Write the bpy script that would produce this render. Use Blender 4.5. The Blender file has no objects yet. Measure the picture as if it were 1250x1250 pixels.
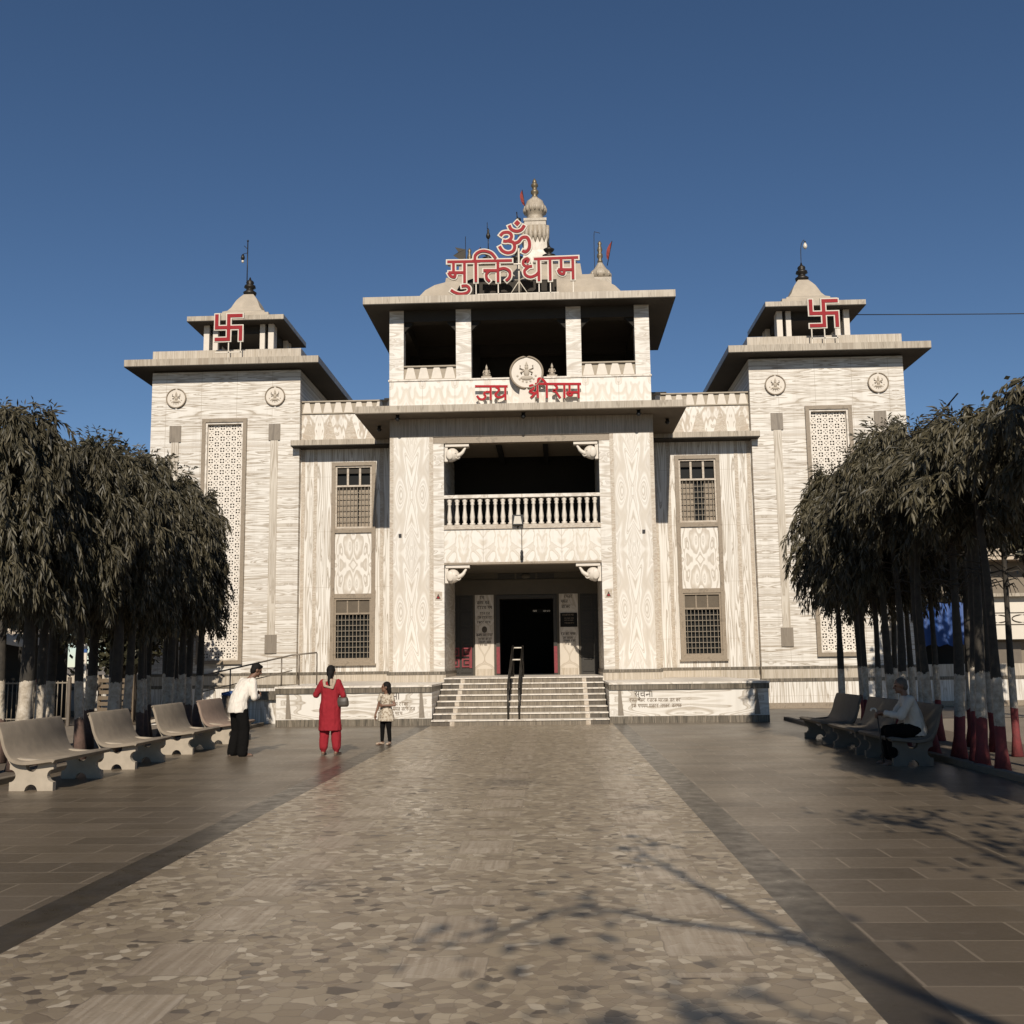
import bpy, bmesh, math, random
from mathutils import Vector, Matrix, noise
PI = math.pi
rad = math.radians
SC = bpy.context.scene
COL = SC.collection

# ------------------------------------------------------------------ camera, sky, sun, exposure
CAM_X, CAM_Z, PITCH, YAW, ROLL, FPX = 0.9216, 1.65, 0.1387, 0.0379, 0.0130, 1301.25
cd = bpy.data.cameras.new('camera')
cam = bpy.data.objects.new('camera', cd)
COL.objects.link(cam)
cd.sensor_width = 36.0
cd.lens = FPX / 1250.0 * 36.0
cd.clip_start = 0.1
cd.clip_end = 6000
_f = Vector((-math.sin(YAW) * math.cos(PITCH), math.cos(YAW) * math.cos(PITCH), math.sin(PITCH)))
_r = Vector((math.cos(YAW), math.sin(YAW), 0))
_u = _r.cross(_f)
_r2 = math.cos(ROLL) * _r - math.sin(ROLL) * _u
_u2 = math.sin(ROLL) * _r + math.cos(ROLL) * _u
cam.matrix_world = Matrix(((_r2.x, _u2.x, -_f.x, CAM_X), (_r2.y, _u2.y, -_f.y, 0), (_r2.z, _u2.z, -_f.z, CAM_Z), (0, 0, 0, 1)))
SC.camera = cam

SUN_EL, SUN_AZ = rad(33.7), rad(2.4)          # azimuth: how far right of straight behind the camera
w = bpy.data.worlds.new('World')
SC.world = w
w.use_nodes = True
nt = w.node_tree
sky = nt.nodes.new('ShaderNodeTexSky')
sky.sky_type = 'NISHITA'
sky.sun_disc = False
sky.sun_elevation = SUN_EL
sky.sun_rotation = PI - SUN_AZ
sky.altitude = 2500
sky.air_density = 1.0
sky.dust_density = 0.0
sky.ozone_density = 2.2
hs = nt.nodes.new('ShaderNodeHueSaturation')
hs.inputs['Saturation'].default_value = 1.10
hs.inputs['Value'].default_value = 1.24
nt.links.new(sky.outputs[0], hs.inputs['Color'])
nt.links.new(hs.outputs[0], nt.nodes['Background'].inputs['Color'])
nt.nodes['Background'].inputs['Strength'].default_value = 0.058

sd = bpy.data.lights.new('sun', 'SUN')
sun = bpy.data.objects.new('sun', sd)
COL.objects.link(sun)
sd.energy = 5.0
sd.angle = rad(0.53)
sd.color = (1.0, 0.92, 0.81)
_to = Vector((math.sin(SUN_AZ) * math.cos(SUN_EL), -math.cos(SUN_AZ) * math.cos(SUN_EL), math.sin(SUN_EL)))
sun.rotation_euler = _to.to_track_quat('Z', 'Y').to_euler()
sun.location = (0, 0, 60)
SC.view_settings.view_transform = 'Standard'
SC.view_settings.look = 'None'
SC.view_settings.exposure = 0.06
SC.view_settings.gamma = 1.0
SC.view_settings.use_curve_mapping = False
try:
    SC.cycles.use_denoising = True
    SC.cycles.max_bounces = 8
except Exception:
    pass


# ------------------------------------------------------------------ node helpers
class NT:
    def __init__(s, name):
        s.m = bpy.data.materials.new(name)
        s.m.use_nodes = True
        s.t = s.m.node_tree
        s.b = s.t.nodes['Principled BSDF']
        s.out = s.t.nodes['Material Output']

    def n(s, typ, **kw):
        nd = s.t.nodes.new(typ)
        for k, v in kw.items():
            setattr(nd, k, v)
        return nd

    def link(s, a, b):
        s.t.links.new(a, b)

    def val(s, sock, v):
        if isinstance(v, (int, float)):
            sock.default_value = v
        elif isinstance(v, (tuple, list)):
            sock.default_value = v if len(v) == len(sock.default_value) else tuple(v) + (1,)
        else:
            s.link(v, sock)

    def math(s, op, a, b=None, c=None, clamp=False):
        nd = s.n('ShaderNodeMath', operation=op, use_clamp=clamp)
        s.val(nd.inputs[0], a)
        if b is not None:
            s.val(nd.inputs[1], b)
        if c is not None:
            s.val(nd.inputs[2], c)
        return nd.outputs[0]

    def mix(s, fac, a, b, blend='MIX'):
        nd = s.n('ShaderNodeMix', data_type='RGBA', blend_type=blend)
        s.val(nd.inputs[0], fac)
        s.val(nd.inputs[6], a)
        s.val(nd.inputs[7], b)
        return nd.outputs[2]

    def ramp(s, fac, stops, interp='LINEAR'):
        nd = s.n('ShaderNodeValToRGB')
        nd.color_ramp.interpolation = interp
        e = nd.color_ramp.elements
        while len(e) < len(stops):
            e.new(0.5)
        for i, (p, c) in enumerate(stops):
            e[i].position = p
            e[i].color = (c, c, c, 1) if isinstance(c, (int, float)) else tuple(c) + (1,)
        s.val(nd.inputs[0], fac)
        return nd.outputs[0]

    def noise(s, vec, scale, detail=2, rough=0.5, dist=0):
        nd = s.n('ShaderNodeTexNoise')
        if vec is not None:
            s.link(vec, nd.inputs['Vector'])
        nd.inputs['Scale'].default_value = scale
        nd.inputs['Detail'].default_value = detail
        nd.inputs['Roughness'].default_value = rough
        nd.inputs['Distortion'].default_value = dist
        return nd.outputs[0]

    def obj(s):
        return s.n('ShaderNodeTexCoord').outputs['Object']

    def sep(s, v):
        nd = s.n('ShaderNodeSeparateXYZ')
        s.link(v, nd.inputs[0])
        return nd.outputs

    def comb(s, x, y, z):
        nd = s.n('ShaderNodeCombineXYZ')
        for i, v in enumerate((x, y, z)):
            s.val(nd.inputs[i], v)
        return nd.outputs[0]

    def bump(s, h, strength=0.3, dist=0.02):
        nd = s.n('ShaderNodeBump')
        nd.inputs['Strength'].default_value = strength
        nd.inputs['Distance'].default_value = dist
        s.link(h, nd.inputs['Height'])
        s.link(nd.outputs[0], s.b.inputs['Normal'])

    def fin(s, col=None, rough=0.5, metal=0.0, spec=0.5):
        if col is not None:
            s.val(s.b.inputs['Base Color'], col)
        s.val(s.b.inputs['Roughness'], rough)
        s.b.inputs['Metallic'].default_value = metal
        s.b.inputs['Specular IOR Level'].default_value = spec
        return s.m


def plain(name, col, rough=0.6, metal=0.0, var=0.18, scale=6.0, spec=0.4):
    m = NT(name)
    o = m.obj()
    f = m.noise(o, scale, 4, 0.6)
    c = m.mix(f, tuple(x * (1 - var) for x in col), tuple(min(1, x * (1 + var)) for x in col))
    return m.fin(c, rough, metal, spec)


WHITE = (0.64, 0.60, 0.535)
PALE = (0.455, 0.40, 0.328)
TAN = (0.285, 0.232, 0.17)
BROWN = (0.155, 0.118, 0.078)


def marble(name, sx, sz, freq, light=WHITE, mid=PALE, dark=TAN, mirror=None, mz=None, dist=0.6, rough=0.42,
           jx=None, jz=None, seed=0.0, lines=0.5, detail=2.0, absx=True):
    """book-matched veined stone facing: contour bands of a stretched noise, mirrored about slab joints"""
    m = NT(name)
    o = m.sep(m.obj())
    x = m.math('ABSOLUTE', o[0]) if absx else o[0]
    x = m.math('ADD', x, m.math('MULTIPLY', o[1], 0.77 if not mirror else 0.0))
    z = o[2]
    if mirror:
        x = m.math('ABSOLUTE', m.math('SUBTRACT', m.math('PINGPONG', m.math('ADD', x, mirror[1] * 40 - mirror[0]), mirror[1]), 0.0))
    if mz:
        z = m.math('PINGPONG', m.math('ADD', z, 40 * mz[1] - mz[0]), mz[1])
    v = m.comb(m.math('MULTIPLY', x, sx), seed, m.math('MULTIPLY', z, sz))
    n = m.noise(v, 1.0, detail, 0.45, dist)
    band = m.math('SINE', m.math('MULTIPLY', n, freq * 6.2832))
    b2 = m.math('SINE', m.math('MULTIPLY', n, freq * 2.3 * 6.2832))
    c = m.ramp(m.math('MULTIPLY_ADD', band, 0.5, 0.5), [(0.0, mid), (0.10, tuple((p + q) / 2 for p, q in zip(mid, light))), (0.30, light), (0.91, light), (0.965, tuple((p + q) / 2 for p, q in zip(mid, dark))), (1.0, tuple((p + 2 * q) / 3 for p, q in zip(mid, light)))])
    c = m.mix(m.math('MULTIPLY', m.ramp(m.math('MULTIPLY_ADD', b2, 0.5, 0.5), [(0.0, 0.0), (0.8, 0.0), (0.97, 1.0), (1.0, 0.6)]), lines), c, dark)
    big = m.noise(m.comb(m.math('MULTIPLY', o[0], 1.0), 3.1 + seed, m.math('MULTIPLY', o[2], 1.0)), 0.9, 3, 0.6)
    c = m.mix(m.math('MULTIPLY', m.ramp(big, [(0.3, 1.0), (0.6, 0.0)]), 0.18), c, mid)
    # rain streaks and dirt
    st = m.noise(m.comb(m.math('MULTIPLY', o[0], 5.0), m.math('MULTIPLY', o[1], 5.0), m.math('MULTIPLY', o[2], 0.35)), 1.0, 3, 0.6)
    c = m.mix(m.math('MULTIPLY', m.ramp(st, [(0.5, 0.0), (0.78, 1.0)]), 0.22), c, TAN)
    if jx:
        t = m.math('PINGPONG', m.math('ADD', o[0], 40 * jx[1] - jx[0]), jx[1])
        c = m.mix(m.math('MULTIPLY', m.math('LESS_THAN', t, 0.008), 0.6), c, TAN)
    if jz:
        t = m.math('PINGPONG', m.math('ADD', o[2], 40 * jz[1] - jz[0]), jz[1])
        c = m.mix(m.math('MULTIPLY', m.math('LESS_THAN', t, 0.006), 0.55), c, TAN)
    return m.fin(c, m.ramp(big, [(0.3, rough + 0.12), (0.7, rough - 0.08)]), 0, 0.4)


M = {}
M['tower'] = marble('horizontal veined marble', 0.24, 3.6, 6.0, mirror=(10.31, 2.3), dist=0.3, jz=(0, 0.31), jx=(0, 0.62), seed=1.0, lines=0.85, detail=3)
M['pillar'] = marble('book matched marble', 1.0, 0.34, 8.0, mirror=(3.40, 0.56), mz=(1.36, 1.8), seed=4.9, dist=0.7, lines=0.4, mid=(0.50, 0.445, 0.37), dark=(0.31, 0.255, 0.19), detail=3)
M['beam'] = marble('book matched beam marble', 1.3, 0.9, 4.5, mirror=(0.0, 0.60), seed=7.1, dist=0.5, lines=0.35, mid=(0.545, 0.485, 0.40), dark=(0.40, 0.335, 0.25), jx=(0, 0.6), detail=3)
M['panel'] = marble('arched vein marble', 1.8, 1.1, 4.0, mirror=(0.0, 0.51), seed=2.2, dist=0.5, lines=0.35, jx=(0, 0.51), mid=(0.545, 0.485, 0.40), dark=(0.40, 0.335, 0.25))
M['wing'] = marble('vertical veined marble', 4.2, 0.2, 5.0, seed=9.0, dist=0.25, lines=0.75, jz=(0.4, 0.95))
M['spandrel'] = marble('diamond vein marble', 2.2, 0.8, 4.5, mirror=(5.87, 0.62), mz=(4.95, 1.04), seed=3.9, dist=0.3, lines=0.5)
M['zigzag'] = marble('zigzag vein marble', 3.0, 1.0, 3.5, mirror=(7.7, 0.62), seed=5.1, dist=0.3, lines=0.3, mid=(0.40, 0.335, 0.26))
M['notice'] = marble('eye vein marble', 0.55, 2.6, 4.5, mirror=(4.4, 2.0), mz=(0.62, 0.6), seed=6.6, dist=0.4, lines=0.4)
M['strip'] = marble('tan edging tiles', 3.0, 6.0, 3.0, light=(0.47, 0.41, 0.33), mid=(0.38, 0.31, 0.235), dark=(0.23, 0.18, 0.13), seed=8.0, jz=(0, 0.14), lines=0.4)
M['jamb'] = marble('jamb slabs', 0.6, 3.2, 3.0, seed=10.0, jz=(0.05, 0.23), lines=0.5)
M['band'] = marble('vertical grain band', 7.0, 0.2, 2.6, light=(0.46, 0.40, 0.32), mid=(0.36, 0.30, 0.22), dark=(0.22, 0.175, 0.12), seed=11.0, dist=0.1, jx=(0, 0.12), lines=0.5)
M['darkband'] = marble('dark green marble band', 7.0, 0.6, 3.0, light=(0.11, 0.09, 0.063), mid=(0.065, 0.053, 0.037), dark=(0.24, 0.20, 0.15), seed=12.0, dist=0.3, jx=(0, 0.16), lines=0.55)
M['frame'] = marble('brown frame stone', 5.0, 5.0, 2.6, light=(0.235, 0.185, 0.13), mid=(0.175, 0.138, 0.096), dark=(0.33, 0.27, 0.2), seed=13.0, dist=0.3, lines=0.3)
M['square'] = marble('grey brown square tile', 5.0, 0.7, 2.6, light=(0.20, 0.165, 0.125), mid=(0.145, 0.118, 0.088), dark=(0.27, 0.225, 0.17), seed=14.0, dist=0.3, lines=0.3)
M['pilaster'] = marble('pilaster strip marble', 5.0, 0.35, 3.0, seed=15.0, mirror=(10.31, 1.78), dist=0.3, lines=0.8, light=(0.52, 0.465, 0.385), mid=(0.36, 0.305, 0.235))
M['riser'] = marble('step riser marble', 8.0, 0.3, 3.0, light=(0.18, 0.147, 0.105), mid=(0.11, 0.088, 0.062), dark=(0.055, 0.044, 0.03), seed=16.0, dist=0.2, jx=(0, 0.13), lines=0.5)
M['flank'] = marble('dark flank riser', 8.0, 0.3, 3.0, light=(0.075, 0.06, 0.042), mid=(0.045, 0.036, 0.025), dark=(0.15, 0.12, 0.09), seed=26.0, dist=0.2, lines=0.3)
M['tread'] = marble('step tread marble', 2.0, 2.0, 2.0, seed=17.0, lines=0.2, light=(0.66, 0.60, 0.52))
M['eave'] = marble('weathered slab edge', 3.5, 0.3, 2.2, light=(0.38, 0.325, 0.25), mid=(0.27, 0.22, 0.16), dark=(0.16, 0.13, 0.09), seed=18.0, dist=0.2, jx=(0, 0.22), lines=0.4)
M['shadeband'] = marble('striped band in canopy shade', 6.0, 0.25, 2.6, light=(0.36, 0.30, 0.23), mid=(0.26, 0.21, 0.155), dark=(0.14, 0.115, 0.08), seed=19.0, dist=0.5, jx=(0, 0.17), lines=0.5)  # striped stone, darkened to carry the canopy's shadow
M['petal'] = plain('pale lotus petal stone', (0.56, 0.50, 0.42), 0.5, var=0.12, scale=9)
M['petalback'] = plain('tan parapet stone', (0.30, 0.25, 0.185), 0.6, var=0.25, scale=7)
M['soffit'] = plain('dark soffit concrete', (0.10, 0.079, 0.055), 0.8, var=0.3, scale=2.5)  # mottled brown, darker than the slab edges
M['soffitdark'] = plain('dark shaded soffit', (0.030, 0.024, 0.017), 0.8, var=0.3, scale=2.5)  # shade under eaves and slabs put into the colour
M['interior'] = plain('dark shaded interior', (0.018, 0.015, 0.011), 0.9, var=0.3, scale=1.5)  # room shade put into a near-black wall colour
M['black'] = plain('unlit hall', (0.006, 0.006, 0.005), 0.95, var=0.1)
M['porchwall'] = plain('brown porch stone', (0.065, 0.053, 0.036), 0.7, var=0.25, scale=3)
M['porchmarble'] = marble('porch pier marble', 1.2, 0.6, 4.0, mirror=(1.42, 0.35), seed=21.0, lines=0.3, light=(0.50, 0.44, 0.36), mid=(0.40, 0.34, 0.265))
M['roofstone'] = plain('weathered roof plaster', (0.36, 0.305, 0.235), 0.75, var=0.35, scale=1.8)
M['spire'] = marble('spire plaster', 2.0, 2.0, 2.0, light=(0.40, 0.34, 0.262), mid=(0.30, 0.25, 0.185), dark=(0.17, 0.135, 0.095), seed=22.0, lines=0.4, jz=(0, 0.26), jx=(0, 0.3))
M['finial'] = plain('blackened metal finial', (0.022, 0.018, 0.013), 0.45, 0.4)
M['brass'] = plain('tarnished brass finial', (0.16, 0.125, 0.075), 0.45, 0.5, var=0.35, scale=4)
M['grille'] = plain('dark grille iron', (0.20, 0.165, 0.12), 0.55)
M['glass'] = plain('dark window glass', (0.006, 0.006, 0.005), 0.45, 0, var=0.1, spec=0.15)
M['curtain'] = plain('pale curtain behind window', (0.27, 0.22, 0.165), 0.9, var=0.55, scale=9)
M['metal'] = plain('dark handrail steel', (0.035, 0.029, 0.022), 0.4, 0.5)
M['palemetal'] = plain('pale painted steel', (0.55, 0.49, 0.40), 0.45)
M['greymetal'] = plain('grey rail steel', (0.16, 0.13, 0.10), 0.45, 0.4)
M['red'] = plain('red sign face', (0.255, 0.016, 0.020), 0.6, var=0.10, spec=0.15)
M['rim'] = plain('white sign rim', (0.55, 0.50, 0.42), 0.6, var=0.08, spec=0.2)
M['ink'] = plain('dark carved letters', (0.06, 0.045, 0.03), 0.7)
M['inkpale'] = plain('faded painted letters', (0.17, 0.13, 0.09), 0.7)
M['relief'] = plain('carved pale stone', (0.36, 0.305, 0.235), 0.6, var=0.2, scale=14)
M['reliefdark'] = plain('relief ring stone', (0.24, 0.19, 0.135), 0.6, var=0.2)
M['jali'] = plain('white lattice stone', (0.62, 0.56, 0.48), 0.55, var=0.12)
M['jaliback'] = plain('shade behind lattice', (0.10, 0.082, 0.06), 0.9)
M['bronze'] = plain('dark door leaf', (0.024, 0.020, 0.014), 0.6, 0.0, var=0.4, scale=12)
M['redpaint'] = plain('red painted panel', (0.17, 0.022, 0.026), 0.6, var=0.5, scale=14)
M['box'] = plain('black fitting', (0.012, 0.011, 0.010), 0.5)
M['lampglass'] = plain('lamp lens', (0.55, 0.50, 0.42), 0.2)
M['flagred'] = plain('red flag cloth', (0.20, 0.03, 0.022), 0.8)
M['flagdark'] = plain('dark flag cloth', (0.05, 0.042, 0.03), 0.8)


# ------------------------------------------------------------------ mesh helpers
ORG = {}


class MB:
    def __init__(s):
        s.v, s.f, s.m, s.s = [], [], [], []

    def add(s, vs, fs, mi=0, sm=False):
        o = len(s.v)
        s.v += [tuple(p) for p in vs]
        for f in fs:
            s.f.append([i + o for i in f])
            s.m.append(mi)
            s.s.append(sm)
        return s

    def box(s, x0, x1, y0, y1, z0, z1, mi=0):
        if x0 > x1:
            x0, x1 = x1, x0
        if y0 > y1:
            y0, y1 = y1, y0
        vs = [(x, y, z) for z in (z0, z1) for y in (y0, y1) for x in (x0, x1)]
        return s.add(vs, [(0, 2, 3, 1), (4, 5, 7, 6), (0, 1, 5, 4), (2, 6, 7, 3), (0, 4, 6, 2), (1, 3, 7, 5)], mi)

    def frame(s, x0, x1, z0, z1, y0, y1, t, mi=0):
        if x0 > x1:
            x0, x1 = x1, x0
        s.box(x0, x0 + t, y0, y1, z0, z1, mi)
        s.box(x1 - t, x1, y0, y1, z0, z1, mi)
        s.box(x0 + t, x1 - t, y0, y1, z1 - t, z1, mi)
        s.box(x0 + t, x1 - t, y0, y1, z0, z0 + t, mi)
        return s

    def prism(s, pts, y0, y1, mi=0, plane='xz'):
        n = len(pts)
        if plane == 'xz':
            vs = [(p[0], y0, p[1]) for p in pts] + [(p[0], y1, p[1]) for p in pts]
        elif plane == 'yz':
            vs = [(y0, p[0], p[1]) for p in pts] + [(y1, p[0], p[1]) for p in pts]
        else:
            vs = [(p[0], p[1], y0) for p in pts] + [(p[0], p[1], y1) for p in pts]
        fs = [list(range(n)), list(range(2 * n - 1, n - 1, -1))]
        fs += [(i, i + n, (i + 1) % n + n, (i + 1) % n) for i in range(n)]
        return s.add(vs, fs, mi)

    def lathe(s, cx, cy, prof, n=16, mi=0, z0=0.0):
        vs, fs = [], []
        for r, z in prof:
            for k in range(n):
                a = 2 * PI * k / n
                vs.append((cx + r * math.cos(a), cy + r * math.sin(a), z0 + z))
        L = len(prof)
        for i in range(L - 1):
            for k in range(n):
                k2 = (k + 1) % n
                fs.append((i * n + k, i * n + k2, (i + 1) * n + k2, (i + 1) * n + k))
        fs.append(list(range(n - 1, -1, -1)))
        fs.append([(L - 1) * n + k for k in range(n)])
        return s.add(vs, fs, mi, True)

    def squares(s, cx, cy, prof, mi=0):
        vs, fs = [], []
        for h, z in prof:
            hx, hy = h if isinstance(h, tuple) else (h, h)
            vs += [(cx - hx, cy - hy, z), (cx + hx, cy - hy, z), (cx + hx, cy + hy, z), (cx - hx, cy + hy, z)]
        for i in range(len(prof) - 1):
            for k in range(4):
                k2 = (k + 1) % 4
                fs.append((i * 4 + k, i * 4 + k2, i * 4 + 4 + k2, i * 4 + 4 + k))
        e = len(vs)
        fs += [(3, 2, 1, 0), (e - 4, e - 3, e - 2, e - 1)]
        return s.add(vs, fs, mi)

    def tube(s, pts, r, n=8, mi=0, cap=True):
        pts = [Vector(p) for p in pts]
        rs = r if isinstance(r, (list, tuple)) else [r] * len(pts)
        vs, fs = [], []
        ref = None
        for i, p in enumerate(pts):
            d = (pts[min(i + 1, len(pts) - 1)] - pts[max(i - 1, 0)]).normalized()
            if ref is None:
                ref = Vector((0, 0, 1)) if abs(d.z) < 0.9 else Vector((1, 0, 0))
            a = d.cross(ref).normalized()
            b = d.cross(a).normalized()
            ref = a.cross(d) * -1 if False else ref
            for k in range(n):
                t = 2 * PI * k / n
                vs.append(p + (a * math.cos(t) + b * math.sin(t)) * rs[i])
        for i in range(len(pts) - 1):
            for k in range(n):
                k2 = (k + 1) % n
                fs.append((i * n + k, i * n + k2, (i + 1) * n + k2, (i + 1) * n + k))
        if cap:
            fs.append(list(range(n)))
            fs.append([(len(pts) - 1) * n + k for k in range(n - 1, -1, -1)])
        return s.add(vs, fs, mi, True)

    def ell(s, c, r, nu=14, nv=9, mi=0, M3=None):
        vs, fs = [], []
        for j in range(nv + 1):
            t = PI * j / nv
            for i in range(nu):
                a = 2 * PI * i / nu
                p = Vector((r[0] * math.sin(t) * math.cos(a), r[1] * math.sin(t) * math.sin(a), r[2] * math.cos(t)))
                if M3:
                    p = M3 @ p
                vs.append(p + Vector(c))
        for j in range(nv):
            for i in range(nu):
                i2 = (i + 1) % nu
                if j == 0:
                    fs.append((i, (j + 1) * nu + i, (j + 1) * nu + i2))
                elif j == nv - 1:
                    fs.append((j * nu + i, (j + 1) * nu + i, j * nu + i2))
                else:
                    fs.append((j * nu + i, (j + 1) * nu + i, (j + 1) * nu + i2, j * nu + i2))
        return s.add(vs, fs, mi, True)

    def mesh(s, name, mats, org=(0, 0, 0)):
        me = bpy.data.meshes.new(name)
        o = Vector(org)
        me.from_pydata([Vector(p) - o for p in s.v], [], s.f)
        for m in (mats if isinstance(mats, (list, tuple)) else [mats]):
            me.materials.append(M[m] if isinstance(m, str) else m)
        me.polygons.foreach_set('material_index', s.m)
        me.polygons.foreach_set('use_smooth', s.s)
        bm = bmesh.new()
        bm.from_mesh(me)
        if len(bm.faces) < 30000:
            bmesh.ops.recalc_face_normals(bm, faces=bm.faces)
        bm.to_mesh(me)
        bm.free()
        me.update()
        return me

    def build(s, name, mats, parent=None, label=None, bevel=0):
        org = ORG.get(parent, (0, 0, 0)) if parent else (0, 0, 0)
        o = bpy.data.objects.new(name, s.mesh(name, mats, org))
        COL.objects.link(o)
        if parent:
            o.parent = parent
            ORG[o] = org
        if label:
            o['label'] = label
        if bevel:
            b = o.modifiers.new('bevel', 'BEVEL')
            b.width = bevel
            b.segments = 2
            b.limit_method = 'ANGLE'
        return o


def tag(o, label, cat, group=None):
    o['label'] = label
    o['category'] = cat
    if group:
        o['group'] = group
    return o


def thing(name, label, cat, loc=(0, 0, 0), rz=0.0, group=None, world=True):
    """an Empty at the thing's base; with world=True children are given in world coordinates"""
    o = bpy.data.objects.new(name, None)
    COL.objects.link(o)
    o.empty_display_size = 0.3
    o.location = loc
    o.rotation_euler = (0, 0, rz)
    ORG[o] = tuple(loc) if world else (0, 0, 0)
    return tag(o, label, cat, group)


def structure(o):
    o['kind'] = 'structure'
    return o


def copy_tree(o, parent=None):
    c = o.copy()
    COL.objects.link(c)
    if parent:
        c.parent = parent
    for ch in list(o.children):
        copy_tree(ch, c)
    return c


def smooth_path(pts, k=6):
    P = [pts[0]] + list(pts) + [pts[-1]]
    out = []
    for i in range(1, len(P) - 2):
        p0, p1, p2, p3 = P[i - 1], P[i], P[i + 1], P[i + 2]
        for j in range(k):
            t = j / k
            out.append(tuple(0.5 * ((2 * b) + (-a + c) * t + (2 * a - 5 * b + 4 * c - d) * t * t + (-a + 3 * b - 3 * c + d) * t ** 3)
                             for a, b, c, d in zip(p0, p1, p2, p3)))
    out.append(tuple(pts[-1]))
    return out


def ribbon(mb, pts, wd, y0, th, mi=0, ext=0.0):
    """a flat stroke of width wd along 2-D points (x, z), front face at y0, thickness th"""
    pts = [Vector((p[0], p[1])) for p in pts]
    if ext and len(pts) > 1:
        pts[0] = pts[0] + (pts[0] - pts[1]).normalized() * ext
        pts[-1] = pts[-1] + (pts[-1] - pts[-2]).normalized() * ext
    L, R = [], []
    n = len(pts)
    for i, p in enumerate(pts):
        d1 = (p - pts[i - 1]).normalized() if i > 0 else None
        d2 = (pts[i + 1] - p).normalized() if i < n - 1 else None
        d1 = d1 or d2
        d2 = d2 or d1
        t = (d1 + d2)
        t = t.normalized() if t.length > 1e-6 else d1
        nn = Vector((-t.y, t.x))
        c = max(0.5, nn.dot(Vector((-d1.y, d1.x))))
        L.append(p + nn * wd / 2 / c)
        R.append(p - nn * wd / 2 / c)
    vs = [(p.x, y0, p.y) for p in L] + [(p.x, y0, p.y) for p in R] + [(p.x, y0 + th, p.y) for p in L] + [(p.x, y0 + th, p.y) for p in R]
    fs = []
    for i in range(n - 1):
        fs += [(i, n + i, n + i + 1, i + 1), (2 * n + i, 2 * n + i + 1, 3 * n + i + 1, 3 * n + i),
               (i, i + 1, 2 * n + i + 1, 2 * n + i), (n + i, 3 * n + i, 3 * n + i + 1, n + i + 1)]
    fs += [(0, 2 * n, 3 * n, n), (n - 1, 2 * n - 1, 4 * n - 1, 3 * n - 1)]
    mb.add(vs, fs, mi)


# ------------------------------------------------------------------ the ground
def sheet(name, x0, x1, y0, y1, z, mat):
    mb = MB()
    mb.add([(x0, y0, z), (x1, y0, z), (x1, y1, z), (x0, y1, z)], [(0, 1, 2, 3)])
    return structure(mb.build(name, mat))


def mat_ground():
    m = NT('dusty ground')
    o = m.obj()
    c = m.ramp(m.noise(o, 0.35, 6, 0.65), [(0.3, (0.17, 0.135, 0.095)), (0.7, (0.25, 0.205, 0.15))])
    c = m.mix(m.math('MULTIPLY', m.noise(o, 9.0, 4, 0.7), 0.5), c, (0.12, 0.095, 0.07))
    return m.fin(c, 0.9)


def mat_slate():
    m = NT('dark slate slabs')
    o = m.obj()
    br = m.n('ShaderNodeTexBrick', offset=0.5, squash=1.0)
    m.link(o, br.inputs['Vector'])
    br.inputs['Scale'].default_value = 1.0
    br.inputs['Mortar Size'].default_value = 0.011
    br.inputs['Mortar Smooth'].default_value = 0.3
    br.inputs['Bias'].default_value = 0.0
    br.inputs['Brick Width'].default_value = 0.92
    br.inputs['Row Height'].default_value = 0.44
    br.inputs['Color1'].default_value = (0.078, 0.059, 0.037, 1)
    br.inputs['Color2'].default_value = (0.15, 0.115, 0.076, 1)
    br.inputs['Mortar'].default_value = (0.22, 0.174, 0.12, 1)
    big = m.noise(o, 0.55, 5, 0.6)
    c = m.mix(m.math('MULTIPLY', m.ramp(big, [(0.35, 0.0), (0.65, 1.0)]), 0.35), br.outputs['Color'], (0.145, 0.112, 0.076))
    fine = m.noise(o, 14.0, 5, 0.7)
    c = m.mix(m.math('MULTIPLY', fine, 0.35), c, (0.075, 0.056, 0.036))
    wear = m.noise(o, 2.6, 4, 0.65)
    c = m.mix(m.math('MULTIPLY', m.ramp(wear, [(0.55, 0.0), (0.72, 1.0)]), 0.22), c, (0.20, 0.165, 0.125))
    m.bump(m.math('ADD', m.math('MULTIPLY', br.outputs['Fac'], -0.4), m.math('MULTIPLY', m.noise(o, 5.0, 4, 0.6), 0.25)), 0.12, 0.008)
    r = m.ramp(m.math('ADD', m.math('MULTIPLY', big, 0.6), m.math('MULTIPLY', fine, 0.4)), [(0.3, 0.28), (0.7, 0.5)])
    return m.fin(c, r, 0, 0.5)


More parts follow.
